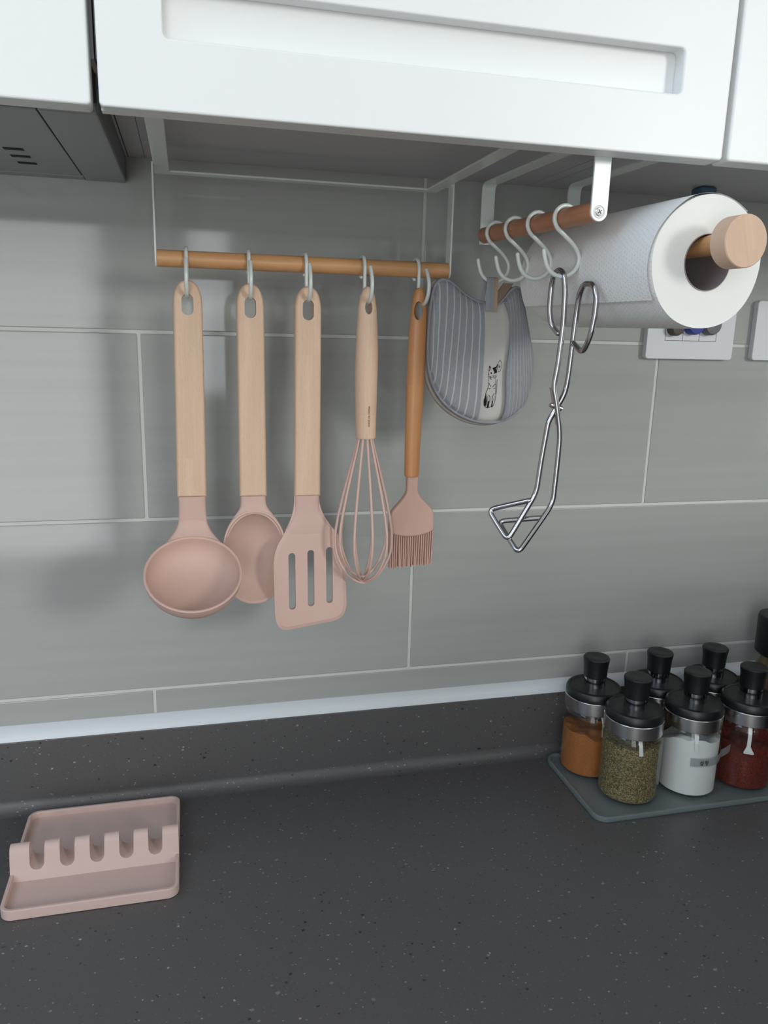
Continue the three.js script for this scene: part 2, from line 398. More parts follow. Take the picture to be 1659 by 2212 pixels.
{
  let o = thing('wall_cabinet', 'white wall cabinet in the middle whose door has a long recessed finger groove', 'cabinet');
  cabinetBody(o, -0.002, 0.4305);
  doorPanel(0.0004, 0.4283, [0.0385, 0.3895, 0.6995, 0.7285], o);
  o = thing('wall_cabinet', 'plain white wall cabinet at the upper left above the range hood', 'cabinet');
  cabinetBody(o, -0.602, -0.003);
  doorPanel(-0.6, -0.0045, null, o);
  o = thing('wall_cabinet', 'white wall cabinet at the upper right edge beside the grooved door', 'cabinet');
  cabinetBody(o, 0.4315, 1.032);
  doorPanel(0.4327, 1.03, null, o);
}
{ // range hood under the left cabinet
  const o = thing('range_hood', 'grey metal slim range hood with black vent slots under the left cabinet', 'range hood');
  const Y = 0.6656;
  part('housing', merge([box(-0.598, -0.0058, Y + 0.006, UNDER - 0.0004, 0.001, 0.27), box(-0.0425, -0.0056, Y, Y + 0.007, 0.0008, 0.268, 0.0012), box(-0.598, -0.043, Y + 0.0005, Y + 0.007, 0.0008, 0.0185)]), M.hood, o);
  part('side_trim', box(-0.0056, -0.0048, Y + 0.002, UNDER - 0.0004, 0.001, 0.27), M.hoodSide, o, 'dark side edge');
  part('front_trim', box(-0.598, -0.0058, Y + 0.0065, UNDER - 0.0004, 0.27, 0.299), M.slot, o, 'black gap strip');
  part('grille_panel', box(-0.58, -0.0438, Y + 0.0008, Y + 0.005, 0.0196, 0.2635, 0.0006), M.hood, o);
  for (let c = 0; c < 4; c++) for (let k = 0; k < 3; k++) {
    const s = box(-0.0905 - c * 0.032, -0.0755 - c * 0.032, Y + 0.0003, Y + 0.003, 0.0655 + k * 0.0297, 0.0725 + k * 0.0297);
    part('vent_slot', s, M.slot, o);
  }
}

// ------------------------------------------------------------------ racks under the middle cabinet
const flat = (x0, x1, y0, y1, z0, z1) => box(x0, x1, y0, y1, z0, z1, Math.min(x1 - x0, y1 - y0, z1 - z0) * 0.35);
const ROD1 = { y: 0.590, z: 0.095, x0: 0.0236, x1: 0.297 };
function cylX(x0, x1, y, z, r) { const g = new THREE.CylinderGeometry(r, r, x1 - x0, 36); g.rotateZ(Math.PI / 2); g.translate((x0 + x1) / 2, y, z); return planarUV(toCreasedNormals(g, 0.6), (x, yy, zz) => [Math.atan2(yy - y, zz - z) * r, x]); }
{
  const o = thing('utensil_rack', 'white metal rack with a long wooden rod holding five pink utensils', 'rack');
  const y = 0.667;
  part('frame', merge([
    flat(0.0236, 0.0366, y, y + 0.002, 0.06, 0.2995), flat(0.281, 0.2945, y, y + 0.002, 0.07, 0.2995), flat(0.0236, 0.2945, y + 0.0001, y + 0.0021, 0.056, 0.069),
    flat(0.0236, 0.0366, y, 0.71, 0.3001, 0.3017), flat(0.281, 0.2945, y, 0.71, 0.3001, 0.3017),
  ]), M.whiteMetal, o);
  for (const [x0, x1] of [[0.0218, 0.0236], [0.297, 0.2988]]) {
    const s = new THREE.Shape(); s.moveTo(0.0885, y + 0.002); s.lineTo(0.0885, 0.589); s.absarc(0.095, 0.589, 0.0065, Math.PI, 2 * Math.PI); s.lineTo(0.1015, y + 0.002); s.closePath();
    const g = new THREE.ExtrudeGeometry(s, { depth: x1 - x0 - 0.0006, bevelSize: 0.0003, bevelThickness: 0.0003, bevelSegments: 1 });
    g.rotateY(-Math.PI / 2); g.translate(x1 - 0.0003, 0, 0);
    part('leg', toCreasedNormals(g, 0.5), M.whiteMetal, o);
  }
  part('link', flat(0.2942, 0.2988, y, y + 0.002, 0.0885, 0.1015), M.whiteMetal, o);
  part('rod', cylX(ROD1.x0, ROD1.x1, ROD1.y, ROD1.z, 0.0075), M.rod, o, 'varnished wooden rod');
}
const R2A = V(0.3324, 0.6245, 0.1), R2B = V(0.3446, 0.622, 0.3);
const rodAt = (z) => R2A.clone().lerp(R2B, (z - 0.1) / 0.2);
function cylBetween(a, b, r) { const d = b.clone().sub(a), g = new THREE.CylinderGeometry(r, r, d.length(), 36); planarUV(g, (x, y, z) => [Math.atan2(z, x) * r, y]); g.applyQuaternion(new THREE.Quaternion().setFromUnitVectors(V(0, 1, 0), d.normalize())); const m = a.clone().add(b).multiplyScalar(0.5); g.translate(m.x, m.y, m.z); return toCreasedNormals(g, 0.6); }
// Flat strip 13.5 mm wide: down leg at the rear, bend, run to the front.
function strapGeometry(w, pts, R) { // pts [y, z]; returns strip centred on x = 0, 2 mm thick
  const P = pts.map(([y, z]) => V(0, y, z)), line = [P[0]];
  for (let i = 1; i < P.length - 1; i++) {
    const a = P[i - 1].clone().sub(P[i]).setLength(R), b = P[i + 1].clone().sub(P[i]).setLength(R), s = P[i].clone().add(a), e = P[i].clone().add(b);
    for (let k = 0; k <= 6; k++) { const t = k / 6; line.push(s.clone().multiplyScalar((1 - t) ** 2).addScaledVector(P[i], 2 * t * (1 - t)).addScaledVector(e, t * t)); }
  }
  line.push(P[P.length - 1]);
  const shape = new THREE.Shape(), off = (i, d) => { const t = line[Math.min(i + 1, line.length - 1)].clone().sub(line[Math.max(i - 1, 0)]).normalize(); return [line[i].z + t.y * d, line[i].y - t.z * d]; };
  line.forEach((_, i) => (i ? shape.lineTo(...off(i, 0.001)) : shape.moveTo(...off(i, 0.001))));
  for (let i = line.length - 1; i >= 0; i--) shape.lineTo(...off(i, -0.001));
  const g = new THREE.ExtrudeGeometry(shape, { depth: w - 0.0008, bevelSize: 0.0004, bevelThickness: 0.0004, bevelOffset: -0.0004, bevelSegments: 2 });
  g.rotateY(-Math.PI / 2); g.translate(w / 2 - 0.0004, 0, 0);
  return toCreasedNormals(g, 0.5);
}
{
  const o = thing('hook_rack', 'white metal strap rack with a short wooden rod and a screw beside the roll', 'rack');
  const g = strapGeometry(0.0136, [[0.616, 0.0985], [0.6715, 0.0985], [0.6745, 0.2995]], 0.007);
  g.applyMatrix4(new THREE.Matrix4().makeRotationY(0.061)); g.translate(0.3282, 0, 0.0);
  part('rear_strap', g, M.whiteMetal, o);
  const s = new THREE.Shape(); s.moveTo(-0.0068, 0.712); s.lineTo(-0.0068, 0.6215); s.absarc(0, 0.6215, 0.0068, Math.PI, 2 * Math.PI); s.lineTo(0.0068, 0.712); s.closePath();
  const f = plate(s, 0.2999, 0.3018, 0.0005, 16); f.translate(0.3446, 0, 0);
  part('front_strap', f, M.whiteMetal, o);
  part('rod', cylBetween(rodAt(0.0997), rodAt(0.2998), 0.0075), M.rodDark, o, 'reddish brown wooden rod');
  const sc = part('screw', creasedLathe([[0, 0], [0.0031, 0], [0.0033, 0.0004], [0.0028, 0.0009], [0.0012, 0.0012], [0, 0.0012]], 28), M.screw, o, 'bright cross-head screw');
  sc.geometry.rotateX(Math.PI / 2); sc.geometry.translate(0.3446, 0.6215, 0.3018);
  const w = part('washer_ring', new THREE.TorusGeometry(0.0042, 0.0005, 8, 32), M.whiteMetal, o); w.geometry.translate(0.3446, 0.6215, 0.3018);
  const cross = part('cross_slot', merge([0.6, 0.6 + Math.PI / 2].map((a) => { const b = box(-0.0018, 0.0018, -0.00035, 0.00035, 0, 0.0003); b.rotateZ(a); b.translate(0.3446, 0.6215, 0.3028); return b; })), M.gap, sc);
  cross.position.set(0, 0, 0);
}
const RA = 0.07, rollAxis = (z) => V(0.4133 + (z - 0.34) * Math.tan(RA), 0.586, z);
{
  const o = thing('towel_holder', 'white strap and wooden rod with a round wooden end knob carrying the paper roll', 'towel holder');
  const c = (z) => rollAxis(z).add(V(0, 0.0116, 0));
  const g = strapGeometry(0.0134, [[0.59, 0.126], [0.6705, 0.126], [0.6735, 0.2995]], 0.007);
  g.translate(0, 0, -0.126); g.rotateY(RA); g.translate(0.4105, 0, 0.126);
  part('strap', g, M.whiteMetal, o);
  part('rod', cylBetween(c(0.126), c(0.365), 0.0073), M.rod, o);
  const k = new THREE.CylinderGeometry(0.0175, 0.0175, 0.0155, 48); k.rotateX(Math.PI / 2);
  const kb = creasedLathe([[0, -0.00775], [0.0169, -0.00775], [0.0175, -0.0071], [0.0175, 0.0071], [0.0169, 0.00775], [0, 0.00775]], 56); kb.rotateX(Math.PI / 2);
  planarUV(kb, (x, y, z) => [x + y * 0.3, y - x * 0.3 + z]); kb.rotateY(RA); const kc = c(0.3685); kb.translate(kc.x, kc.y, kc.z);
  part('end_knob', kb, M.beechEnd, o, 'round pale wooden knob');
}
{ // paper roll with a loose outer sheet
  const o = thing('paper_towel_roll', 'thick roll of white embossed paper towel under the right of the cabinet', 'paper towel');
  const z0 = 0.15, z1 = 0.34, Rr = 0.0472, place = (g) => { g.rotateY(RA); const c = rollAxis((z0 + z1) / 2); g.translate(c.x, c.y, c.z); return g; }, h = (z1 - z0) / 2;
  const wob = (t) => Rr * (1 + 0.012 * Math.sin(2 * t + 0.6) + 0.006 * Math.sin(5 * t) + 0.003 * noise.noise(t * 4, 1, 2));
  const body = grid(120, 24, (u, v) => { const t = u * 2 * Math.PI, r = wob(t) * (1 - 0.012 * Math.max(0, Math.abs(2 * v - 1) - 0.9) / 0.1); return [r * Math.cos(t), r * Math.sin(t), -h + v * 2 * h]; });
  planarUV(body, (x, y, z) => [Math.atan2(y, x) * Rr, z]);
  { const p = body.attributes.position, uv = body.attributes.uv; for (let i = 0; i < p.count; i++) uv.setXY(i, ((i % 121) / 120) * 2 * Math.PI * Rr, p.getZ(i)); }
  part('layers', place(body), M.paper, o);
  for (const s of [1, -1]) {
    const e = grid(120, 10, (u, v) => { const t = u * 2 * Math.PI, r0 = 0.0199, r = r0 + (wob(t) * 0.988 - r0) * v; return [r * Math.cos(t), r * Math.sin(t), s * (h - 0.0003 + 0.0012 * noise.noise(r * 120, 1, t) * v * (1 - v))]; }, s > 0);
    planarUV(e); part('end_face', place(e), M.paperEnd, o);
  }
  const core = grid(72, 1, (u, v) => { const t = u * 2 * Math.PI; return [0.0199 * Math.cos(t), 0.0199 * Math.sin(t), (2 * v - 1) * (h + 0.0004)]; }, true);
  const core2 = grid(72, 1, (u, v) => { const t = u * 2 * Math.PI; return [0.0193 * Math.cos(t), 0.0193 * Math.sin(t), (2 * v - 1) * (h + 0.0004)]; });
  const ring = grid(72, 1, (u, v) => { const t = u * 2 * Math.PI, r = 0.0193 + 0.0006 * v; return [r * Math.cos(t), r * Math.sin(t), h + 0.0004]; });
  part('core_tube', place(merge([core, core2, ring])), M.card, o, 'brown cardboard core');
  // sheet: wraps from the top over the left side, its free edge a little lifted
  const t0 = 0.28 * Math.PI, t1 = 1.185 * Math.PI, lift = (q, v) => 0.0008 + 0.0032 * q ** 3 * (1.2 - 0.6 * v) + 0.0004 * noise.noise(q * 6, v * 4, 1);
  const sheet = (d) => grid(64, 20, (u, v) => { const q = u, t = t0 + (t1 - t0) * q, r = wob(t) + lift(q, v) + d; return [r * Math.cos(t), r * Math.sin(t), -h - 0.0015 + v * (2 * h + 0.001) - 0.0015 * Math.sin(q * 9) * v]; });
  const sg = sheet(0); { const uv = sg.attributes.uv, p = sg.attributes.position; for (let i = 0; i < uv.count; i++) uv.setXY(i, uv.getX(i) * (t1 - t0) * Rr, p.getZ(i)); }
  part('loose_sheet', place(sg), M.paper, o);
}

// ------------------------------------------------------------------ S-hooks
// In the plane (s, y) with the rod at the origin: small loop over the rod, wide loop below.
const HOOK = (() => {
  const p = []; for (let a = -15; a <= 195; a += 15) p.push([0.0096 * Math.cos((a * Math.PI) / 180), 0.0096 * Math.sin((a * Math.PI) / 180)]);
  p.push([-0.0068, -0.0072], [0.0008, -0.0132], [0.0082, -0.019], [0.0132, -0.0252], [0.0148, -0.0305], [0.0132, -0.0368], [0.008, -0.0422], [0.0005, -0.0444], [-0.007, -0.0428], [-0.0126, -0.038], [-0.0155, -0.0315], [-0.0171, -0.0252]);
  return p;
})();
// On the long rod the hooks swing forward, so that the stem runs straight down in front of the rod. (forward, y)
const SWING = (52 / 180) * Math.PI;
const HOOK_SWUNG = HOOK.map(([s, y]) => [-(s * Math.cos(SWING) + y * Math.sin(SWING)), -s * Math.sin(SWING) + y * Math.cos(SWING)]);
const HR = 0.0018, HZ = ROD1.z;
function hook(label, points, group) { const o = thing('s_hook', label, 'hook', [0, 0, 0], group); part('wire', tube(points, HR, 140, 12), M.whiteMetal, o); return o; }
const UT = [0.0478, 0.1052, 0.1592, 0.2165, 0.2695]; // x of the five utensils
[['ladle', 0.0492, -0.02], ['solid spoon', 0.1045, -0.02], ['slotted turner', 0.157, -0.01], ['whisk', 0.212, 0.03], ['basting brush', 0.265, 0.06]].forEach(([n, x, turn]) =>
  hook(`white S-hook on the long rod that the pink ${n} hangs from`, HOOK_SWUNG.map(([f, y]) => [x + f * turn, ROD1.y + y, HZ + f]), 'S-hooks on the long rod'));
[[0.1254, 'white S-hook at the rear end of the short rod that the striped mitt hangs from'], [0.1648, 'empty white S-hook on the short rod, next to the one with the mitt'], [0.2072, 'empty white S-hook on the short rod, next to the one with the tongs'], [0.253, 'white S-hook nearest the screw on the short rod, holding the wire tongs']].forEach(([z, l]) => {
  const c = rodAt(z); hook(l, HOOK.map(([s, y]) => [c.x + s, c.y + y, z - s * 0.05]), 'S-hooks on the short rod');
});

// ------------------------------------------------------------------ pink utensils
const UZ = 0.0955; // plane of the handles, before the hanging below
function hang(o, k = 0.9724) { o.scale.setScalar(k); o.position.multiplyScalar(k).add(V(0.0013, 0.0147, 0.0238)); return o; } // final size, on the lower bow of the hook
function flatHandle(x, top, bottom, w0, w1, dx, knot) { // outline with a rounded top and a slot
  const s = new THREE.Shape(), xb = x + dx;
  s.moveTo(xb - w1, bottom); s.lineTo(xb + w1, bottom); s.lineTo(x + w0, top - 0.022);
  s.bezierCurveTo(x + w0 * 0.98, top - 0.008, x + w0 * 0.62, top, x, top); s.bezierCurveTo(x - w0 * 0.62, top, x - w0 * 0.98, top - 0.008, x - w0, top - 0.022);
  s.closePath();
  const slot = new THREE.ExtrudeGeometry(roundedRect(x - 0.0053, x + 0.0053, top - 0.031, top - 0.0122, 0.00525), { depth: 0.04, bevelEnabled: false, curveSegments: 12 });
  slot.translate(0, 0, UZ - 0.02);
  const solid = plate(s, UZ - 0.0055, UZ + 0.0055, 0.0028, 14, 0.0036, 4), g = toCreasedNormals(cut(solid, slot), 0.6);
  return planarUV(g, (a, b, c) => [a + c * 0.5 + knot * 0.023, b + knot * 0.071]);
}
{ // ladle
  const x = UT[0], o = thing('ladle', 'pink silicone soup ladle with a wooden handle, leftmost on the rod', 'ladle'); hang(o);
  part('handle', flatHandle(x + 0.0012, 0.572, 0.3712, 0.0132, 0.0139, -0.0012, 1), M.beech, o, 'pale beech handle');
  const al = (55 * Math.PI) / 180, Rb = 0.0447, P = V(0.0468, 0.307, 0.1395);
  const prof = []; // closed shell: outside, lip, inside; axis +y is the opening
  const D = 0.031, T = 0.0026;
  for (let i = 0; i <= 20; i++) { const t = (i / 20) * Math.PI / 2; prof.push([Rb * Math.sin(t) ** 0.92, -D * Math.cos(t) ** 0.9 - 0.0]); }
  prof.push([Rb + 0.0003, 0.001], [Rb - 0.0006, 0.0016], [Rb - T + 0.0004, 0.0014]);
  for (let i = 20; i >= 0; i--) { const t = (i / 20) * Math.PI / 2; prof.push([(Rb - T) * Math.sin(t) ** 0.92, -(D - T) * Math.cos(t) ** 0.9]); }
  const bowl = lathe(prof, 80); bowl.rotateX(Math.PI / 2 - al); bowl.translate(P.x, P.y, P.z);
  const neck = loft([[0.3716, 0.0131, 0.0052, x, UZ, 3], [0.366, 0.0129, 0.0048, x, UZ, 3], [0.358, 0.0129, 0.0043, x, UZ, 3], [0.352, 0.0133, 0.004, x, UZ, 3.5], [0.3465, 0.0136, 0.0032, x, UZ, 3.5]]);
  // flange that widens from the neck to the upper back of the lip
  const U = V(0, Math.cos(al), -Math.sin(al)), lipAt = (f) => P.clone().add(V((Rb - 0.0006) * Math.cos(f), 0, 0)).addScaledVector(U, (Rb - 0.0006) * Math.sin(f));
  const flangeAt = (u, v, d) => {
    const e = lipAt(((142 - 104 * u) * Math.PI) / 180), xn = x + (u - 0.5) * 0.0262, yn = 0.3535, w = v ** 2.7 * (1.5 - 0.5 * v), h = v;
    const edge = Math.sin(Math.PI * u) ** 0.35; // rounded sides
    return [xn + (e.x - xn) * w, yn + (e.y - 0.0006 - yn) * h, UZ + (e.z - UZ) * v ** 2.6 + d * (0.0038 - 0.0018 * v) * edge];
  };
  const flange = [grid(40, 24, (u, v) => flangeAt(u, v, 1), true), grid(40, 24, (u, v) => flangeAt(u, v, -1))];
  part('bowl', merge([bowl, neck, ...flange]), M.pink, o, 'round pink silicone bowl');
}
{ // solid spoon
  const x = UT[1], o = thing('serving_spoon', 'pink silicone solid spoon with an oval bowl, between ladle and slotted turner', 'spoon'); hang(o);
  part('handle', flatHandle(x + 0.0002, 0.571, 0.3702, 0.0128, 0.0131, 0.0008, 2), M.beech, o, 'pale beech handle');
  const cx = x + 0.0015, cy = 0.3085, a = 0.0318, b = 0.0485, zf = UZ + 0.006;
  const rimR = 0.93, dep = 0.017;
  const dz = (r) => (r < rimR ? -0.001 - dep * (1 - (r / rimR) ** 3) : 0);
  const pt = (r, t) => { const e = 2.25, c = Math.cos(t), s = Math.sin(t); return [cx + a * r * Math.sign(c) * Math.abs(c) ** (2 / e), cy + b * r * Math.sign(s) * Math.abs(s) ** (2 / e)]; };
  const lip = grid(72, 4, (u, v) => { const r = rimR + v * (1 - rimR), [px, py] = pt(r, u * 2 * Math.PI); return [px, py, zf + 0.0003 * Math.sin(v * 3.1) - (v < 0.01 ? 0.0011 : 0) - (0.32 - py) * 0.02]; });
  const f = grid(72, 26, (u, v) => { const r = v * rimR * 0.9999, [px, py] = pt(r, u * 2 * Math.PI); return [px, py, zf + dz(r) - (0.32 - py) * 0.02]; });
  const k = grid(72, 20, (u, v) => { const r = v, [px, py] = pt(r, u * 2 * Math.PI); return [px, py, zf - 0.0022 - (r < 1 ? dep * (1 - r ** 3) * 1.03 : 0) - (0.32 - py) * 0.02]; }, true);
  const e = grid(72, 1, (u, v) => { const [px, py] = pt(1, u * 2 * Math.PI); return [px, py, zf - 0.0022 * (1 - v) - (0.32 - py) * 0.02]; });
  const neck = loft([[0.3706, 0.0124, 0.005, x + 0.0009, UZ, 3], [0.366, 0.0122, 0.0047, x + 0.001, UZ + 0.0004, 3], [0.3605, 0.0128, 0.0042, x + 0.0012, UZ + 0.0012, 3], [0.357, 0.0146, 0.0038, x + 0.0014, UZ + 0.0025, 3], [0.354, 0.0168, 0.0036, x + 0.0015, UZ + 0.0028, 3], [0.35, 0.0198, 0.0034, x + 0.0015, UZ + 0.0030, 3], [0.346, 0.0226, 0.0032, x + 0.0015, UZ + 0.0032, 3], [0.342, 0.025, 0.003, x + 0.0015, UZ + 0.0033, 3], [0.337, 0.0274, 0.0026, x + 0.0015, UZ + 0.0035, 3], [0.331, 0.029, 0.002, x + 0.0015, UZ + 0.0037, 3]]);
  for (const g of [f, k, e, neck]) if (!g.attributes.normal) g.computeVertexNormals();
  // cut the neck away where the bowl is hollow
  part('bowl', merge([f, lip, k, e, neckWithoutBowl(neck, cx, cy, a * rimR, b * rimR)]), M.pink, o, 'oval pink silicone bowl');
}
function neckWithoutBowl(neck, cx, cy, a, b) {
  const t = new THREE.CylinderGeometry(1, 1, 0.06, 64); t.rotateX(Math.PI / 2); t.scale(a, b, 1); t.translate(cx, cy, 0.1);
  return cut(neck, t);
}
{ // slotted turner
  const x = UT[2], o = thing('slotted_turner', 'pink silicone turner with three long slots and a wooden handle', 'turner'); hang(o);
  part('handle', flatHandle(x + 0.0002, 0.5705, 0.3692, 0.0127, 0.0129, 0.0002, 3), M.beech, o, 'pale beech handle');
  const s = new THREE.Shape(), c = x + 0.0035;
  s.moveTo(x - 0.0128, 0.3696); s.lineTo(x + 0.0128, 0.3696); s.bezierCurveTo(x + 0.0125, 0.352, x + 0.021, 0.342, c + 0.0285, 0.328);
  s.bezierCurveTo(c + 0.0345, 0.318, c + 0.0365, 0.306, c + 0.0368, 0.293); s.lineTo(c + 0.0382, 0.256); s.bezierCurveTo(c + 0.0382, 0.243, c + 0.033, 0.2385, c + 0.024, 0.237);
  s.lineTo(c - 0.024, 0.2335); s.bezierCurveTo(c - 0.034, 0.234, c - 0.0372, 0.241, c - 0.0375, 0.254); s.lineTo(c - 0.0382, 0.293);
  s.bezierCurveTo(c - 0.0385, 0.308, c - 0.0365, 0.319, c - 0.029, 0.3285); s.bezierCurveTo(x - 0.018, 0.343, x - 0.0122, 0.352, x - 0.0128, 0.3696);
  const solid = new THREE.ExtrudeGeometry(s, { depth: 0.0022, bevelSize: 0.0036, bevelThickness: 0.0012, bevelOffset: -0.0036, bevelSegments: 1, curveSegments: 16 });
  const slots = [-0.0196, 0, 0.0196].map((dx, i) => { const t = new THREE.ExtrudeGeometry(roundedRect(c + dx - 0.0035, c + dx + 0.0035, 0.2545 + i * 0.0012, 0.3125 + i * 0.0014, 0.0034), { depth: 0.02, bevelEnabled: false, curveSegments: 12 }); t.translate(0, 0, -0.01); return t; });
  const g = plain(cut(solid, ...slots));
  const p = g.attributes.position; // holes keep their size: bevel only hides in the rim
  for (let i = 0; i < p.count; i++) { const y = p.getY(i), d = 0.3696 - y; p.setZ(i, UZ - 0.0023 + p.getZ(i) + d * 0.09 - (p.getX(i) - x) * 0.16); }
  const neck = loft([[0.3698, 0.0125, 0.005, x, UZ, 3], [0.363, 0.0123, 0.0046, x, UZ, 3], [0.356, 0.0126, 0.0042, x, UZ, 3], [0.3505, 0.0138, 0.0043, x + 0.0002, UZ + 0.0001, 3], [0.346, 0.0162, 0.0043, x + 0.0006, UZ + 0.0003, 3.4], [0.341, 0.0198, 0.0043, x + 0.001, UZ + 0.0006, 4], [0.336, 0.0234, 0.0041, x + 0.0015, UZ + 0.001, 4], [0.33, 0.0262, 0.0034, x + 0.002, UZ + 0.0012, 4]]);
  { const q = neck.attributes.position; for (let i = 0; i < q.count; i++) q.setZ(i, q.getZ(i) - 0.16 * (q.getX(i) - x) * Math.min(1, Math.max(0, (0.3698 - q.getY(i)) / 0.018))); }
  part('blade', merge([toCreasedNormals(g, 0.28), neck]), M.pink, o, 'slotted pink silicone blade');
}
{ // balloon whisk
  const x = UT[3], o = thing('whisk', 'pink balloon whisk with a round wooden handle stamped with small lettering', 'whisk', [0, 0.552, UZ]);
  hang(o); o.rotation.x = -0.055; // leans a little towards the room
  const z = 0, xb = x + 0.0015;
  const h = loft([[0.5725, 0.0004, 0.0004, x + 0.001, z], [0.572, 0.0024, 0.003, x + 0.001, z], [0.569, 0.0052, 0.0052, x + 0.001, z], [0.563, 0.0075, 0.006, x + 0.001, z], [0.552, 0.0092, 0.0066, x + 0.001, z], [0.535, 0.0103, 0.0078, x + 0.001, z], [0.51, 0.0112, 0.0096, x + 0.0008, z], [0.485, 0.0112, 0.0106, xb - 0.0012, z], [0.46, 0.0106, 0.0104, xb - 0.0012, z], [0.44, 0.0101, 0.0101, xb - 0.0012, z], [0.4285, 0.0099, 0.0099, xb - 0.0012, z], [0.4268, 0.0093, 0.0093, xb - 0.0012, z]], 48);
  const hole = new THREE.CylinderGeometry(0.0036, 0.0036, 0.05, 32); hole.rotateX(Math.PI / 2); hole.scale(1, 1.75, 1); hole.translate(x + 0.001, 0.5525, z);
  const hg = cut(h, hole); planarUV(hg, (a, b, c) => [a + c * 0.7 + 0.05, b + 0.03]);
  part('handle', hg, M.beech, o, 'pale beech handle').position.y = -0.552;
  // lettering burnt into the handle
  const print = canvasTexture(512, 96, (g, w, hh) => { g.clearRect(0, 0, w, hh); g.fillStyle = '#7a4a26'; g.font = 'bold 64px sans-serif'; g.textAlign = 'center'; g.textBaseline = 'middle'; g.fillText('MADE IN CHINA', w / 2, hh / 2); }, 1);
  const lm = std({ map: print, alphaMap: null, transparent: true, roughness: 0.8 });
  const a0 = 0.1, lt = grid(4, 24, (u, v) => { const y = 0.4385 + v * 0.021, rr = 0.0101 + (y - 0.44) * 0.0265 + 0.0002, ang = a0 + (u - 0.5) * 0.34; return [xb - 0.0012 + rr * Math.sin(ang), 0.4385 + v * 0.021, z + rr * Math.cos(ang)]; });
  { const uv = lt.attributes.uv; for (let i = 0; i < uv.count; i++) { const a = uv.getX(i), b = uv.getY(i); uv.setXY(i, b, 1 - a); } }
  part('lettering', lt, lm, o, 'burnt-in brown lettering').position.y = -0.552;
  const cx = xb - 0.0016, top = 0.4268, bot = 0.279;
  const prof = (q) => { const e = [[0, 0.0058], [0.1, 0.0095], [0.25, 0.0155], [0.4, 0.0212], [0.55, 0.0262], [0.67, 0.029], [0.78, 0.0282], [0.88, 0.0225], [0.95, 0.0145], [1, 0]]; for (let i = 1; i < e.length; i++) if (q <= e[i][0]) { const t = (q - e[i - 1][0]) / (e[i][0] - e[i - 1][0]); return e[i - 1][1] + (e[i][1] - e[i - 1][1]) * t; } return 0; };
  for (let k = 0; k < 5; k++) {
    const ph = 0.22 + (k / 5) * Math.PI, pts = [], dy = k * 0.0016;
    for (let i = 0; i <= 20; i++) { const q = i / 20; pts.push([cx + Math.cos(ph) * prof(q) - 0.0012 * q, top + 0.004 - (top + 0.004 - bot - dy) * q, z + Math.sin(ph) * prof(q)]); }
    for (let i = 19; i >= 0; i--) { const q = i / 20; pts.push([cx - Math.cos(ph) * prof(q) - 0.0012 * q, top + 0.004 - (top + 0.004 - bot - dy) * q, z - Math.sin(ph) * prof(q)]); }
    part('wire_loop', tube(pts, 0.00142, 120, 8), M.pink, o).position.y = -0.552;
  }
}
{ // basting brush, turned a little on its hook
  const o = thing('basting_brush', 'pink silicone basting brush with a dark orange wooden handle beside the mitt', 'brush', [UT[4], 0, UZ]); hang(o);
  const h = loft([[0.5735, 0.0004, 0.0004], [0.573, 0.0024, 0.003], [0.5702, 0.005, 0.0045], [0.564, 0.0068, 0.0052], [0.552, 0.008, 0.0056], [0.533, 0.0088, 0.0062, -0.0006], [0.508, 0.0091, 0.007, -0.001], [0.48, 0.009, 0.0074, -0.0014], [0.445, 0.0085, 0.0075, -0.0018], [0.41, 0.0079, 0.0074, -0.002], [0.3885, 0.0076, 0.0073, -0.002], [0.3866, 0.0069, 0.0067, -0.002]], 44);
  const hole = new THREE.CylinderGeometry(0.0042, 0.0042, 0.05, 32); hole.rotateX(Math.PI / 2); hole.scale(1, 2.1, 1); hole.rotateY(-0.5); hole.translate(0.0005, 0.5515, 0);
  const hg = cut(h, hole); planarUV(hg, (a, b, c) => [a + c * 0.7, b]);
  part('handle', hg, M.brushWood, o, 'dark orange wooden handle');
  const s = new THREE.Shape(), c = -0.001;
  s.moveTo(c - 0.0063, 0.388); s.lineTo(c + 0.0059, 0.388); s.lineTo(c + 0.0059, 0.373); s.bezierCurveTo(c + 0.006, 0.367, c + 0.0135, 0.361, c + 0.0205, 0.3535);
  s.bezierCurveTo(c + 0.0245, 0.349, c + 0.0246, 0.344, c + 0.0245, 0.3295); s.bezierCurveTo(c + 0.014, 0.3215, c - 0.012, 0.3205, c - 0.0235, 0.328);
  s.bezierCurveTo(c - 0.0238, 0.344, c - 0.0238, 0.348, c - 0.0205, 0.352); s.bezierCurveTo(c - 0.014, 0.36, c - 0.0062, 0.367, c - 0.0063, 0.373); s.closePath();
  part('head', plate(s, -0.0045, 0.0045, 0.0022, 16, 0.003, 4), M.pinkDeep, o, 'pink silicone brush head');
  const R = rng(21), list = [];
  for (let row = 0; row < 3; row++) for (let i = 0; i < 20; i++) {
    const q = i / 19, bx = c - 0.0222 + 0.0456 * q, lean = (R() - 0.5) * 0.0014, yb = 0.2905 + (R() - 0.5) * 0.0016 + 0.002 * (q - 0.5), z0 = (row - 1) * 0.0026;
    list.push(new THREE.TubeGeometry(new THREE.CatmullRomCurve3([V(bx, 0.336, z0), V(bx + lean * 0.2, 0.315, z0), V(bx + lean - 0.0008 * (q - 0.5), yb, z0 + (R() - 0.5) * 0.001)]), 6, 0.00082, 6));
  }
  const b = part('bristles', merge(list), M.pinkDeep, o, 'row of thin pink silicone bristles'); b.userData.kind = 'stuff';
}

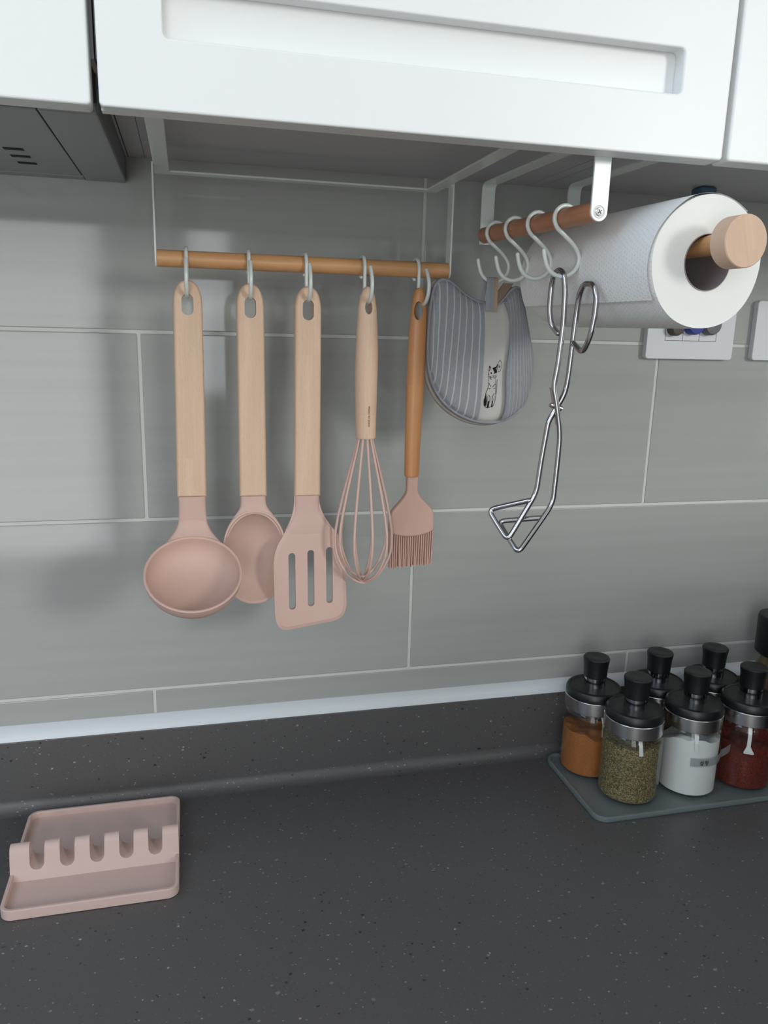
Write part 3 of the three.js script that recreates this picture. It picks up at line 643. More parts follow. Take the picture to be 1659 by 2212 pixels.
// ------------------------------------------------------------------ striped mitt
{
  const o = thing('oven_mitt', 'grey-blue striped pot-holder mitt with cat ears and a drawn cat on a cream band', 'mitt');
  // column s runs from the bottom curve to the top curve
  const pick = (list, s) => { for (let i = 1; i < list.length; i++) if (s <= list[i][0]) { const a = list[i - 1], b = list[i], t = (s - a[0]) / (b[0] - a[0]), k = t; return [a[1] + (b[1] - a[1]) * k, a[2] + (b[2] - a[2]) * k]; } return list[list.length - 1].slice(1); };
  const smooth = (list, n = 60) => { const c = new THREE.CatmullRomCurve3(list.map((p) => V(p[0] * 0.1, p[1], p[2])), false, 'centripetal'), out = []; for (let i = 0; i <= n; i++) { const q = c.getPoint(i / n); out.push([q.x * 10, q.y, q.z]); } return out; };
  const top = smooth([[0, 0.2731, 0.5132], [0.04, 0.2738, 0.5475], [0.09, 0.2762, 0.5695], [0.13, 0.28, 0.5775], [0.17, 0.2855, 0.58], [0.24, 0.2945, 0.577], [0.33, 0.3045, 0.5695], [0.43, 0.316, 0.563], [0.5, 0.3255, 0.5605], [0.62, 0.342, 0.56], [0.7, 0.349, 0.5655], [0.77, 0.3545, 0.572], [0.83, 0.3595, 0.5755], [0.88, 0.363, 0.5745], [0.93, 0.3662, 0.567], [0.97, 0.373, 0.5425], [1, 0.3827, 0.5018]]);
  const bot = smooth([[0, 0.2731, 0.5132], [0.04, 0.2742, 0.5], [0.1, 0.2772, 0.4885], [0.18, 0.2838, 0.4745], [0.28, 0.2945, 0.462], [0.4, 0.3105, 0.4515], [0.5, 0.326, 0.4463], [0.6, 0.341, 0.4448], [0.7, 0.3545, 0.4472], [0.8, 0.3665, 0.453], [0.88, 0.375, 0.462], [0.95, 0.3805, 0.478], [1, 0.3827, 0.5018]]);
  const S1 = 0.497, S2 = (t) => 0.655 + 0.05 * Math.sin(Math.min(1, Math.max(0, t)) * 2.6) + 0.018 * Math.sin(t * 9 + 1);
  const P = (s, t) => { const a = pick(bot, s), b = pick(top, s); return [a[0] + (b[0] - a[0]) * t, a[1] + (b[1] - a[1]) * t]; };
  const puff = (s, t) => { const a = Math.max(0, 1 - Math.abs(2 * s - 1) ** 3.2), b = Math.max(0, 1 - Math.abs(2 * t - 1) ** 3.6); return 0.0125 * Math.sqrt(a * b); };
  const Z0 = 0.1195;
  const fabricMap = (() => { // heathered stripes, u across the mitt
    const R = rng(31);
    return canvasTexture(1024, 512, (g, w, h) => {
      const im = g.createImageData(w, h);
      for (let j = 0; j < h; j++) for (let i = 0; i < w; i++) {
        const n = (R() - 0.5) * 34 + 12 * noise.noise(i * 0.15, j * 0.05, 2) + 10 * Math.sin((i + j) * 0.9), k = 4 * (j * w + i);
        im.data[k] = clamp(182 + n); im.data[k + 1] = clamp(184 + n); im.data[k + 2] = clamp(191 + n); im.data[k + 3] = 255;
      }
      g.putImageData(im, 0, 0);
      const line = (s, wd, col) => { g.strokeStyle = col; g.lineWidth = wd; g.beginPath(); for (let q = 0; q <= 32; q++) { const x = s * w + 5 * noise.noise(q * 0.22, s * 30, 1), y = (q / 32) * h; q ? g.lineTo(x, y) : g.moveTo(x, y); } g.stroke(); };
      for (let k = 0; k < 8; k++) line(0.075 + k * 0.0555, 12 - k * 0.4, 'rgba(232,233,230,0.95)');
      for (let k = 0; k < 8; k++) line(0.715 + k * 0.036, 5.5, 'rgba(222,224,222,0.9)');
    });
  })();
  const fabric = std({ map: fabricMap, roughness: 1, bumpMap: weaveBump, bumpScale: 0.0004 });
  const hem = std({ color: lin(0.45, 0.46, 0.5), roughness: 1, bumpMap: weaveBump, bumpScale: 0.0004 });
  const cream = std({ color: lin(0.74, 0.715, 0.665), roughness: 1, bumpMap: weaveBump, bumpScale: 0.0003 });
  const lining = std({ color: lin(0.5, 0.44, 0.385), roughness: 1, bumpMap: weaveBump, bumpScale: 0.0005 });
  const warm = std({ color: lin(0.3, 0.21, 0.15), roughness: 1, bumpMap: weaveBump, bumpScale: 0.0005 });
  const strip = (s0, s1, lift, back = 0) => grid(40, 56, (u, v) => { const a = s0(v), b = s1(v), s = a + (b - a) * u, [x, y] = P(s, v); return [x, y, Z0 + puff(s, v) + lift(u, v)]; });
  const fix = (g, s0, s1) => { const uv = g.attributes.uv; for (let i = 0; i < uv.count; i++) { const u = uv.getX(i), v = uv.getY(i), a = s0(v), b = s1(v); uv.setXY(i, a + (b - a) * u, v); } return g; };
  const L0 = () => 0, L1 = () => S1, R1 = () => 1;
  part('left_panel', fix(strip(L0, L1, (u) => 0.0004 * u), L0, L1), fabric, o, 'striped grey-blue panel with wide stripes');
  part('cream_band', strip(() => S1 - 0.01, (v) => S2(v) + 0.03, (u) => -0.0006 - 0.0035 * u * u), cream, o, 'plain cream band');
  part('right_panel', fix(strip((v) => S2(v), R1, (u) => 0.0026 * (1 - u) ** 3), (v) => S2(v), R1), fabric, o, 'striped grey-blue panel with narrow stripes');
  part('panel_hem', tube(Array.from({ length: 24 }, (_, i) => { const v = 0.02 + 0.96 * (i / 23), s = S2(v), [x, y] = P(s, v); return [x + 0.0003, y, Z0 + puff(s, v) + 0.0012]; }), 0.0013, 80, 8), hem, o);
  // back layer, shifted left and away, closes the mitt
  part('lining', merge([
    grid(48, 48, (u, v) => { const [x, y] = P(u, v); return [x - 0.0036 + (u - 0.5) * -0.003, y - 0.0016, Z0 - 0.0055 + puff(u, v) * 0.5]; }),
    grid(48, 48, (u, v) => { const [x, y] = P(u, v); return [x - 0.0036 + (u - 0.5) * -0.003, y - 0.0016, Z0 - 0.0065 - puff(u, v) * 0.5]; }, true),
    tube([...Array.from({ length: 30 }, (_, i) => { const [x, y] = P(i / 29, 0); return [x - 0.0034 - (i / 29 - 0.5) * 0.001, y - 0.0014, Z0 - 0.0045]; }), ...Array.from({ length: 28 }, (_, i) => { const [x, y] = P(1 - (i + 1) / 29, 1); return [x - 0.0034 - (i / 29 - 0.5) * 0.001, y - 0.0014, Z0 - 0.0045]; })], 0.0024, 220, 8, true),
  ]), lining, o, 'beige lining');
  part('edge_seam', tube([...Array.from({ length: 30 }, (_, i) => { const [x, y] = P(i / 29, 0); return [x, y, Z0 - 0.0004]; }), ...Array.from({ length: 28 }, (_, i) => { const [x, y] = P(1 - (i + 1) / 29, 1); return [x, y, Z0 - 0.0004]; })], 0.0019, 240, 8, true), hem, o);
  // brown inner tab at the right ear
  { const tab = loft([[0.5795, 0.0052, 0.0009, 0.3525, Z0 - 0.002, 4], [0.57, 0.0052, 0.001, 0.3445, Z0 + 0.001, 4], [0.56, 0.005, 0.001, 0.3365, Z0 + 0.002, 4], [0.555, 0.004, 0.001, 0.334, Z0 + 0.002, 4]]); part('inner_tab', tab, warm, o, 'brown inner tab'); }
  // hanging loop over the hook
  const strap = (x, pts, w) => { const n = pts.length, g = grid(4, 40, (u, v) => { const i = Math.min(n - 2, Math.floor(v * (n - 1))), t = v * (n - 1) - i, a = pts[i], b = pts[i + 1]; return [x + (u - 0.5) * w + (a[2] + (b[2] - a[2]) * t), a[0] + (b[0] - a[0]) * t, a[1] + (b[1] - a[1]) * t]; }); return g; };
  const hk = rodAt(0.1254), hy = hk.y - 0.0444, loopPts = [[0.553, 0.1305, 0], [0.565, 0.1295, 0], [hy + 0.001, 0.1286, 0.0005], [hy + 0.0034, 0.1275, 0.0005], [hy + 0.0042, 0.1254, 0.0003], [hy + 0.0034, 0.1233, -0.001], [hy + 0.001, 0.1222, -0.002], [0.57, 0.12, -0.005], [0.556, 0.119, -0.006]];
  part('hanging_loop', strap(0.3295, loopPts, 0.0082), fabric, o, 'striped grey hanging loop');
  part('loop_edge', strap(0.3355, loopPts.slice(0, 5).map(([y, z, d]) => [y, z - 0.0008, d]), 0.004), std({ color: lin(0.42, 0.3, 0.2), roughness: 1 }), o, 'tan edge of the loop');
  // drawn cat, flat print on the cream band
  const cat = canvasTexture(512, 900, (g, w, h) => {
    g.clearRect(0, 0, w, h); g.strokeStyle = g.fillStyle = '#14141a'; g.lineWidth = 11; g.lineCap = 'round'; g.lineJoin = 'round';
    const X = (x) => ((x - 90) / 860) * w, Y = (y) => ((y - 180) / 1820) * h;
    const line = (pts, wd = 11) => { g.lineWidth = wd; g.beginPath(); pts.forEach(([x, y], i) => (i ? g.lineTo(X(x), Y(y)) : g.moveTo(X(x), Y(y)))); g.stroke(); };
    const fill = (pts) => { g.beginPath(); pts.forEach(([x, y], i) => (i ? g.lineTo(X(x), Y(y)) : g.moveTo(X(x), Y(y)))); g.closePath(); g.fill(); };
    line([[275, 590], [290, 400], [360, 460]], 13); line([[300, 440], [345, 510], [285, 590]], 10);
    fill([[425, 465], [560, 420], [600, 420], [660, 315], [650, 420], [600, 480], [640, 560], [640, 650], [580, 640], [545, 680], [515, 650], [535, 600], [470, 530]]); line([[660, 320], [650, 470], [645, 640]], 11);
    fill([[345, 635], [400, 620], [430, 660], [395, 690], [360, 670]]);
    fill([[450, 740], [515, 735], [490, 770], [505, 815], [460, 815], [478, 770]]);
    line([[262, 640], [262, 790]], 10); line([[262, 690], [300, 725]], 9); line([[290, 790], [380, 775]], 8); line([[300, 835], [410, 795], [330, 870]], 9); line([[350, 860], [420, 875]], 7);
    line([[550, 740], [630, 715]], 8); line([[555, 780], [600, 800], [635, 740], [630, 800]], 9); line([[550, 855], [580, 830]], 9);
    line([[262, 830], [265, 970]], 9); line([[620, 830], [618, 1010]], 8);
    line([[295, 1005], [345, 1090], [400, 1140]], 12); line([[600, 1040], [480, 1165]], 12); line([[310, 1220], [345, 1235], [380, 1205]], 12); line([[545, 1220], [590, 1195]], 13);
    line([[275, 1040], [280, 1190], [215, 1350], [180, 1460]], 12); line([[620, 1050], [632, 1250], [645, 1420]], 9); line([[690, 890], [690, 1300], [665, 1540], [640, 1680], [590, 1830], [540, 1890]], 13);
    fill([[205, 1420], [240, 1560], [272, 1700], [262, 1850], [215, 1900], [150, 1840], [140, 1700], [165, 1520]]); line([[135, 1620], [130, 1720], [160, 1880], [230, 1920], [320, 1950], [400, 1910], [500, 1880]], 10);
    line([[330, 1470], [400, 1530], [395, 1680]], 12); line([[295, 1530], [310, 1690]], 10); line([[575, 1390], [515, 1490], [505, 1660]], 12); line([[595, 1500], [580, 1640]], 9);
    fill([[310, 1690], [390, 1680], [375, 1930], [320, 1950], [290, 1920]]); fill([[500, 1665], [550, 1665], [540, 1880], [505, 1915], [485, 1870]]);
    g.lineWidth = 9; g.beginPath(); g.ellipse(X(790), Y(405), 62, 95, 0, 2.3, 7.6); g.stroke(); line([[700, 600], [780, 605], [850, 570]], 9);
    line([[745, 345], [745, 420], [790, 460], [825, 440], [800, 375], [790, 430]], 10);
  });
  const cg = grid(12, 20, (u, v) => { const s = 0.512 + u * 0.135, t = 0.118 + v * 0.42, [x, y] = P(s, t); const uu = (s - (S1 - 0.01)) / (S2(t) + 0.03 - S1 + 0.01); return [x, y, Z0 + puff(s, t) - 0.0006 - 0.0035 * uu * uu + 0.0003]; });
  part('cat_print', cg, std({ map: cat, transparent: true, roughness: 1 }), o, 'black line drawing of a sitting cat');
}

// ------------------------------------------------------------------ wire tongs
{
  const o = thing('tongs', 'bent steel wire tongs with looped handles hanging in front of the tiles', 'tongs');
  const r = 0.0023;
  part('arm', wire([[0.3492, 0.5335, 0.2395], [0.3458, 0.5399, 0.233], [0.3441, 0.552, 0.2305], [0.3441, 0.572, 0.2315], [0.3434, 0.5815, 0.236], [0.343, 0.5842, 0.246], [0.3434, 0.5808, 0.254], [0.3446, 0.568, 0.256], [0.3453, 0.541, 0.256], [0.3432, 0.5076, 0.256], [0.3408, 0.4905, 0.256], [0.3438, 0.4792, 0.2565], [0.3485, 0.4579, 0.2565], [0.3499, 0.4462, 0.2562], [0.3494, 0.4225, 0.256], [0.3482, 0.3943, 0.256], [0.3445, 0.3868, 0.257], [0.3152, 0.3508, 0.2645], [0.307, 0.3722, 0.2365], [0.3399, 0.3793, 0.257]], r, 0.0065), M.steel, o);
  part('arm', wire([[0.3524, 0.5259, 0.262], [0.3535, 0.5185, 0.277], [0.3545, 0.5324, 0.286], [0.3556, 0.5485, 0.288], [0.3558, 0.562, 0.288], [0.3546, 0.5715, 0.284], [0.3535, 0.5726, 0.27], [0.3544, 0.564, 0.262], [0.3548, 0.5484, 0.2585], [0.3535, 0.4983, 0.256], [0.3522, 0.4845, 0.2545], [0.3448, 0.4692, 0.252], [0.3404, 0.4612, 0.252], [0.3366, 0.4299, 0.252], [0.3343, 0.404, 0.252], [0.3322, 0.3971, 0.252], [0.3095, 0.3592, 0.2535], [0.2995, 0.3815, 0.231], [0.3274, 0.3936, 0.252]], r, 0.0065), M.steel, o);
  const fl = (a, b, w) => { const A = V(...a), B = V(...b), d = B.clone().sub(A), g = new RoundedBoxGeometry(0.0016, d.length(), w, 2, 0.0006); g.applyQuaternion(new THREE.Quaternion().setFromUnitVectors(V(0, 1, 0), d.normalize())); const m = A.add(B).multiplyScalar(0.5); g.translate(m.x, m.y, m.z); return g; };
  part('flattened_joint', merge([fl([0.3405, 0.4895, 0.2535], [0.3485, 0.4579, 0.2535], 0.0072), fl([0.3518, 0.484, 0.2515], [0.3405, 0.462, 0.2495], 0.0072)]), M.brushed, o);
  const rv = new THREE.CylinderGeometry(0.0021, 0.0021, 0.011, 20); rv.rotateZ(Math.PI / 2); rv.rotateZ(-0.3); rv.translate(0.3452, 0.4738, 0.254);
  part('rivet', rv, M.brushed, o);
}

// ------------------------------------------------------------------ wall plates
{
  const plug = (x, y, r, m, name, o, label) => { const g = creasedLathe([[0, 0], [r, 0], [r, 0.008], [r * 0.86, 0.0115], [0, 0.0125]], 32); g.rotateX(Math.PI / 2); g.translate(x, y, 0.0092); part(name, g, m, o, label); };
  let o = thing('socket_plate', 'white wall plate with three round plugs, half hidden behind the paper roll', 'socket');
  part('cover', plate(roundedRect(0.577, 0.6955, 0.5068, 0.625, 0.004), 0.0003, 0.009, 0.0008), M.plastic, o);
  const s = roundedRect(0.6005, 0.6705, 0.5283, 0.6, 0.0004); s.holes.push(roundedRect(0.601, 0.67, 0.5288, 0.5995, 0.0003, new THREE.Path()));
  part('module_gap', merge([plate(s, 0.0088, 0.00915, 0), box(0.6241, 0.6246, 0.5285, 0.5998, 0.0088, 0.00915), box(0.6467, 0.6472, 0.5285, 0.5998, 0.0088, 0.00915)]), M.gap, o);
  plug(0.6105, 0.5425, 0.0085, std({ color: lin(0.07, 0.055, 0.04), roughness: 0.5 }), 'plug', o, 'dark brown plug');
  plug(0.635, 0.5475, 0.0118, std({ color: lin(0.02, 0.04, 0.3), roughness: 0.45 }), 'plug', o, 'blue plug');
  plug(0.6575, 0.5475, 0.0118, std({ color: lin(0.14, 0.135, 0.15), roughness: 0.5 }), 'plug', o, 'grey plug');
  o = thing('socket_plate', 'white wall plate cut off by the right edge of the picture', 'socket');
  part('cover', plate(roundedRect(0.7245, 0.842, 0.5072, 0.5785, 0.004), 0.0003, 0.009, 0.0008), M.plastic, o);
  part('rocker', box(0.75, 0.817, 0.52, 0.566, 0.0088, 0.0105, 0.0006), M.plastic, o);
  const c = thing('cabinet_cap', 'small blue-grey cap under the right cabinet above the paper roll', 'cap');
  part('shell', box(0.5835, 0.6025, 0.6795, 0.6898, 0.055, 0.075, 0.0025), M.blueCap, c);
}

// ------------------------------------------------------------------ spoon rest
{
  const o = thing('spoon_rest', 'pink silicone spoon rest with five notches lying on the dark worktop', 'spoon rest', [-0.0547, 0.0004, 0.1105]);
  const W = 0.0793, Dp = 0.0785, rH = 0.0105;
  // base with raised rim
  const outer = roundedRect(-W + 0.002, W - 0.002, -Dp + 0.002, Dp - 0.002, 0.009);
  const base = new THREE.ExtrudeGeometry(outer, { depth: 0.0036, bevelEnabled: false, curveSegments: 10 }); base.rotateX(-Math.PI / 2); base.translate(0, 0.0002, 0);
  const rimS = roundedRect(-W, W, -Dp, Dp, 0.011); rimS.holes.push(roundedRect(-W + 0.0036, W - 0.0036, -Dp + 0.0036, Dp - 0.0036, 0.0078, new THREE.Path()));
  const rim = new THREE.ExtrudeGeometry(rimS, { depth: rH - 0.0022, bevelSize: 0.0011, bevelThickness: 0.0011, bevelOffset: -0.0011, bevelSegments: 3, curveSegments: 10 }); rim.rotateX(-Math.PI / 2); rim.translate(0, 0.0011, 0);
  part('tray', merge([toCreasedNormals(base, 0.5), toCreasedNormals(rim, 0.5)]), M.pinkRest, o);
  // ridge across, in (z, y): front slope, rounded top, hollow back slope
  const r = new THREE.Shape(); r.moveTo(0.031, 0.002); r.bezierCurveTo(0.027, 0.006, 0.025, 0.018, 0.0215, 0.0305); r.quadraticCurveTo(0.0185, 0.0365, 0.013, 0.0352); r.quadraticCurveTo(0.008, 0.033, 0.005, 0.022); r.quadraticCurveTo(0.001, 0.008, -0.009, 0.002); r.closePath();
  const rg = new THREE.ExtrudeGeometry(r, { depth: 2 * W - 0.002, bevelSize: 0.0008, bevelThickness: 0.001, bevelOffset: -0.0008, bevelSegments: 2, curveSegments: 12 }); rg.rotateY(-Math.PI / 2); rg.translate(W - 0.001, 0, 0);
  const tools = [];
  for (let k = 0; k < 5; k++) {
    const x = -0.0545 + k * 0.0277, n = new THREE.Shape(), hw = 0.0067, yb = 0.0125;
    n.moveTo(x - hw * 1.12, 0.06); n.lineTo(x - hw, yb + hw); n.absarc(x, yb + hw, hw, Math.PI, 2 * Math.PI); n.lineTo(x + hw * 1.12, 0.06); n.closePath();
    const g = new THREE.ExtrudeGeometry(n, { depth: 0.12, bevelEnabled: false, curveSegments: 16 }); g.translate(0, 0, -0.04); tools.push(g);
  }
  part('notched_ridge', toCreasedNormals(cut(rg, ...tools), 0.5), M.pinkRest, o, 'upright ridge with five U-shaped notches');
}

// ------------------------------------------------------------------ spice jars on their tray
{
  const o = thing('tray', 'translucent grey plastic tray carrying the spice jars', 'tray', [0.607, 0.0004, 0.097]);
  const W = 0.13, Dp = 0.0705;
  const fl = new THREE.ExtrudeGeometry(roundedRect(-W, W, -Dp, Dp, 0.016), { depth: 0.001, bevelSize: 0.0006, bevelThickness: 0.0006, bevelOffset: -0.0006, bevelSegments: 2, curveSegments: 12 }); fl.rotateX(-Math.PI / 2); fl.translate(0, 0.0008, 0);
  const s = roundedRect(-W, W, -Dp, Dp, 0.016); s.holes.push(roundedRect(-W + 0.003, W - 0.003, -Dp + 0.003, Dp - 0.003, 0.0134, new THREE.Path()));
  const rm = new THREE.ExtrudeGeometry(s, { depth: 0.0045, bevelSize: 0.0009, bevelThickness: 0.0009, bevelOffset: -0.0009, bevelSegments: 3, curveSegments: 12 }); rm.rotateX(-Math.PI / 2); rm.translate(0, 0.0009, 0);
  part('floor', toCreasedNormals(fl, 0.5), M.tray, o);
  part('rim', toCreasedNormals(rm, 0.5), M.tray, o);
}
const JAR_Y = 0.0032;
const jarParts = (() => { // shared by every jar; y from the jar's base
  const glass = lathe([[0, 0.0016], [0.028, 0.0014], [0.0325, 0.002], [0.0346, 0.0042], [0.035, 0.008], [0.035, 0.0722], [0.0345, 0.0782], [0.0328, 0.0822], [0.0315, 0.0842]], 64);
  const up = (d, pts) => pts.map(([r, y]) => [r, y + d]);
  const ring = creasedLathe(up(0.0017, [[0.0312, 0.0822], [0.0334, 0.0822], [0.0337, 0.0828], [0.0337, 0.0975], [0.0332, 0.0982], [0.0312, 0.0982], [0.0312, 0.0822]]), 64);
  const lid = creasedLathe(up(0.0017, [[0, 0.0964], [0.0325, 0.0964], [0.0332, 0.0984], [0.0338, 0.1005], [0.0334, 0.1055], [0.0318, 0.1084], [0.0298, 0.1096], [0.029, 0.109], [0.0286, 0.1083], [0.02, 0.1088], [0.012, 0.1094], [0, 0.1094]]), 64, 0.5);
  const collar = creasedLathe(up(0.0017, [[0, 0.109], [0.0128, 0.109], [0.0131, 0.1094], [0.0131, 0.1212], [0.0128, 0.1216], [0, 0.1216]]), 48);
  const knob = creasedLathe(up(0.0037, [[0, 0.1194], [0.0135, 0.1194], [0.0139, 0.12], [0.0141, 0.127], [0.0147, 0.135], [0.0157, 0.1412], [0.0158, 0.143], [0.0148, 0.1444], [0.012, 0.1451], [0.006, 0.1446], [0, 0.1444]]), 48, 0.4);
  return { glass, ring, lid, collar, knob };
})();
function contentsGeometry(level, seed, mound = 0.004) { // inside the glass, with an uneven surface
  const n = 64, list = [];
  const surf = (r, t) => level + mound * (0.75 * noise.noise(r * 38 * Math.cos(t) + seed, r * 38 * Math.sin(t), seed) + 0.12 * noise.noise(r * 130 * Math.cos(t), seed, r * 130 * Math.sin(t)) + 0.5 * Math.cos(t + seed) * r / 0.0336);
  const Rr = 0.0328;
  list.push(grid(n, 14, (u, v) => { const t = u * 2 * Math.PI, r = Rr * v; return [r * Math.cos(t), surf(r, t), -r * Math.sin(t)]; }));
  const wall = grid(n, 12, (u, v) => { const t = u * 2 * Math.PI, y = 0.0045 + (surf(Rr, t) - 0.0045) * v; return [Rr * Math.cos(t), y, -Rr * Math.sin(t)]; });
  const foot = grid(n, 3, (u, v) => { const t = u * 2 * Math.PI; return [Rr * (0.9 + 0.1 * v) * Math.cos(t), 0.0026 + 0.0019 * v * v, -Rr * (0.9 + 0.1 * v) * Math.sin(t)]; });
  const base = grid(n, 1, (u, v) => { const t = u * 2 * Math.PI, r = Rr * 0.9 * v; return [r * Math.cos(t), 0.0026, -r * Math.sin(t)]; }, true);
  for (const g of [wall, foot]) { const p = g.attributes.position, uv = g.attributes.uv; for (let i = 0; i < p.count; i++) uv.setXY(i, uv.getX(i) * 2 * Math.PI * Rr, p.getY(i)); }
  planarUV(list[0], (x, y, z) => [x, z]);
  return merge([...list, wall, foot, base]);
}
function spoonGeometry(turn, depth, scoop = 1) { // plastic spoon under the lid, leaning against the front of the glass
  const g = loft([[0.0985, 0.0024, 0.0012, 0, 0, 3], [0.0905, 0.0024, 0.0011, 0, 0.014, 3], [0.083, 0.0023, 0.001, 0, 0.0275, 3], [0.0775, 0.0022, 0.0007, 0, 0.0326, 3], [0.072, 0.0022, 0.0006, 0, 0.0338, 3], [depth + 0.01, 0.0022, 0.0006, 0, 0.034, 3], [depth + 0.006, 0.0022 + 0.0014 * scoop, 0.0006, 0.0004, 0.0339, 3], [depth + 0.0015, 0.0022 + 0.0034 * scoop, 0.0006, 0.001, 0.0337, 3], [depth, 0.002 + 0.003 * scoop, 0.0005, 0.001, 0.0336, 3]], 20);
  g.rotateY(turn); return g;
}
function jar(label, x, z, level, material, seed, spoon, mound) {
  const o = thing('spice_jar', label, 'spice jar', [x, JAR_Y, z], 'spice jars on the tray');
  if (level) part('contents', contentsGeometry(level, seed, mound), material, o);
  if (spoon) { part('spoon', spoonGeometry(...spoon), M.spoonPlastic, o, 'white plastic spoon under the lid'); }
  part('glass', jarParts.glass, M.glass, o);
  part('steel_ring', jarParts.ring, M.brushed, o);
  part('lid', jarParts.lid, M.blackDisc, o, 'glossy black lid');
  part('collar', jarParts.collar, M.steel, o);
  part('knob', jarParts.knob, M.black, o, 'glossy black knob');
  return o;
}
const spice = (map) => { map.repeat.set(1 / 0.05, 1 / 0.05); return std({ map, roughness: 1 }); };
{
  const curry = spice(grainTexture(41, ['rgba(120,66,24,.5)', 'rgba(205,140,74,.5)', 'rgba(150,86,36,.6)', 'rgba(90,50,20,.35)'], 4200, 4, '#a0622f'));
  const herb = spice(grainTexture(42, ['#7a6c48', '#9c8c62', '#544a30', '#857852', '#3c3422', '#a89a74', '#66603e'], 5200, 5, '#544a32', 3.2));
  const sugar = std({ color: lin(0.72, 0.73, 0.73), roughness: 0.9 });
  const chili = spice(grainTexture(43, ['rgba(130,44,18,.6)', 'rgba(74,18,8,.7)', 'rgba(176,74,34,.35)', 'rgba(48,12,6,.6)'], 3600, 6, '#5e1c0e', 1.4));
  const pepper = spice(grainTexture(44, ['#3a3020', '#565030', '#241c12', '#6a6240'], 3600, 6, '#3c3420', 1.5));
  const paprika = spice(grainTexture(45, ['rgba(110,50,20,.6)', 'rgba(60,26,10,.6)', 'rgba(140,80,40,.4)'], 3600, 5, '#4e2410'));
  jar('spice jar of orange-brown powder, at the left of the rear row', 0.5215, 0.0575, 0.052, curry, 3, [-0.05, 0.058, 0.2], 0.012);
  jar('spice jar of dried green-brown herb flakes, foremost on the left of the tray', 0.5412, 0.118, 0.073, herb, 5, [-0.25, 0.0655, 0.1], 0.003);
  const s = jar('spice jar of white sugar with a strip of handwritten tape', 0.6205, 0.1175, 0.066, sugar, 8, [-0.42, 0.0615, 0.05], 0.012);
  jar('spice jar of dark red chili flakes in the front row, right of the sugar', 0.6965, 0.119, 0.055, chili, 11, [-0.55, 0.05, 1.1], 0.012);
  jar('spice jar of dark green-brown powder behind the herb and sugar jars', 0.609, 0.0575, 0.05, pepper, 13, null, 0.006);
  jar('spice jar of dark reddish powder in the rear row, near the right edge', 0.688, 0.0575, 0.05, paprika, 17, null, 0.006);
  // tape round the sugar jar with its loose end, and the handwriting
  const tm = phys({ color: lin(0.62, 0.64, 0.66), roughness: 0.4, transmission: 0.75, thickness: 0 });
  const Rt = 0.0353, ya = 0.043, tape = grid(30, 2, (u, v) => { const t = -0.55 + 1.75 * u, f = Math.max(0, u - 0.86) / 0.14; const r = Rt + 0.012 * f; return [r * Math.sin(t), ya + 0.0105 * v + 0.0045 * f, r * Math.cos(t)]; });
  part('tape', tape, tm, s, 'strip of translucent tape with a loose end');
  const hand = canvasTexture(256, 128, (g, w, h) => {
    g.clearRect(0, 0, w, h); g.strokeStyle = '#101012'; g.lineWidth = 11; g.lineCap = 'round'; g.lineJoin = 'round';
    const st = (...p) => { g.beginPath(); p.forEach(([x, y], i) => (i ? g.lineTo(x, y) : g.moveTo(x, y))); g.stroke(); };
    st([58, 20], [36, 62]); st([54, 34], [74, 60]); st([74, 38], [98, 38]); st([98, 16], [98, 68]); st([50, 78], [94, 78], [94, 92], [52, 92], [52, 110], [100, 108]);
    st([190, 22], [142, 22], [142, 60], [192, 58]); st([142, 41], [184, 40]); st([208, 14], [208, 70]); st([208, 42], [226, 42]); g.beginPath(); g.arc(184, 94, 16, 0, 6.3); g.stroke();
  });
  const lt = grid(10, 3, (u, v) => { const t = -0.3 + 0.4 * u, r = Rt + 0.0004; return [r * Math.sin(t), ya + 0.0012 + 0.0078 * v, r * Math.cos(t)]; });
  part('handwriting', lt, std({ map: hand, transparent: true, roughness: 0.8 }), s, 'two handwritten black syllables');
}
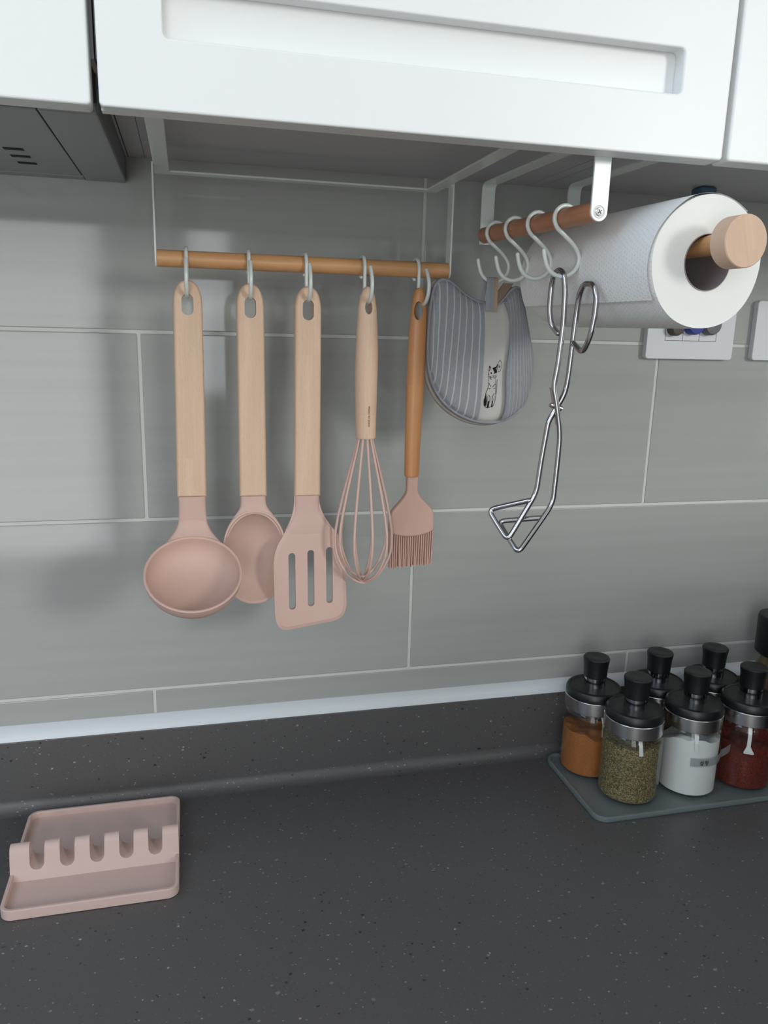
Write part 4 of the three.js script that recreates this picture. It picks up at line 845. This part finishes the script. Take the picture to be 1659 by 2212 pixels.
{
  const o = thing('condiment_bottle', 'tall bottle with a black cap at the right edge behind the jars', 'bottle', [0.7815, 0.0004, 0.058]);
  part('body', lathe([[0, 0], [0.024, 0], [0.026, 0.002], [0.026, 0.1], [0.024, 0.118], [0.02, 0.128], [0.019, 0.138]], 48), phys({ color: lin(0.1, 0.075, 0.03), roughness: 0.15, clearcoat: 1 }), o, 'amber coloured body');
  part('label_band', lathe([[0.0262, 0.02], [0.0263, 0.02], [0.0263, 0.092], [0.0262, 0.092]], 48), std({ color: lin(0.05, 0.09, 0.06), roughness: 0.6 }), o, 'dark green label');
  part('cap', creasedLathe([[0, 0.134], [0.024, 0.134], [0.0275, 0.138], [0.0285, 0.183], [0.027, 0.187], [0, 0.187]], 48), M.black, o, 'black cap');
}
{ // beyond the right edge of the picture, on the worktop
  const o = thing('microwave', 'black microwave standing on the worktop beyond the right edge of the picture', 'microwave', [0.98, 0.0004, 0.42]);
  part('housing', box(-0.24, 0.24, 0.008, 0.31, -0.17, 0.16, 0.006), std({ color: lin(0.02, 0.02, 0.022), roughness: 0.75 }), o);
  part('door', box(-0.235, 0.12, 0.014, 0.28, 0.16, 0.175, 0.004), M.blackDisc, o);
  part('control_panel', box(0.125, 0.235, 0.014, 0.28, 0.16, 0.172, 0.003), M.hoodSide, o);
  for (const [x, z] of [[-0.21, -0.14], [0.21, -0.14], [-0.21, 0.13], [0.21, 0.13]]) part('foot', box(x - 0.015, x + 0.015, 0, 0.008, z - 0.015, z + 0.015), M.black, o);
}

{
  const o = thing('refrigerator', 'low black refrigerator standing on the floor beyond the right edge of the picture', 'refrigerator', [1.03, FLOOR, 0.93]);
  const m = std({ color: lin(0.025, 0.025, 0.028), roughness: 0.7 });
  part('housing', box(-0.27, 0.27, 0.02, 1.33, -0.28, 0.24, 0.008), m, o);
  part('door', box(-0.268, 0.268, 0.06, 1.328, 0.243, 0.28, 0.008), m, o);
  part('handle', box(-0.24, -0.215, 0.7, 1.15, 0.281, 0.31, 0.006), M.brushed, o);
  part('base', box(-0.25, 0.25, 0, 0.02, -0.26, 0.24), m, o);
}
scene.traverse((o) => { if (o.isMesh) o.castShadow = o.receiveShadow = true; });
renderer.render(scene, camera);
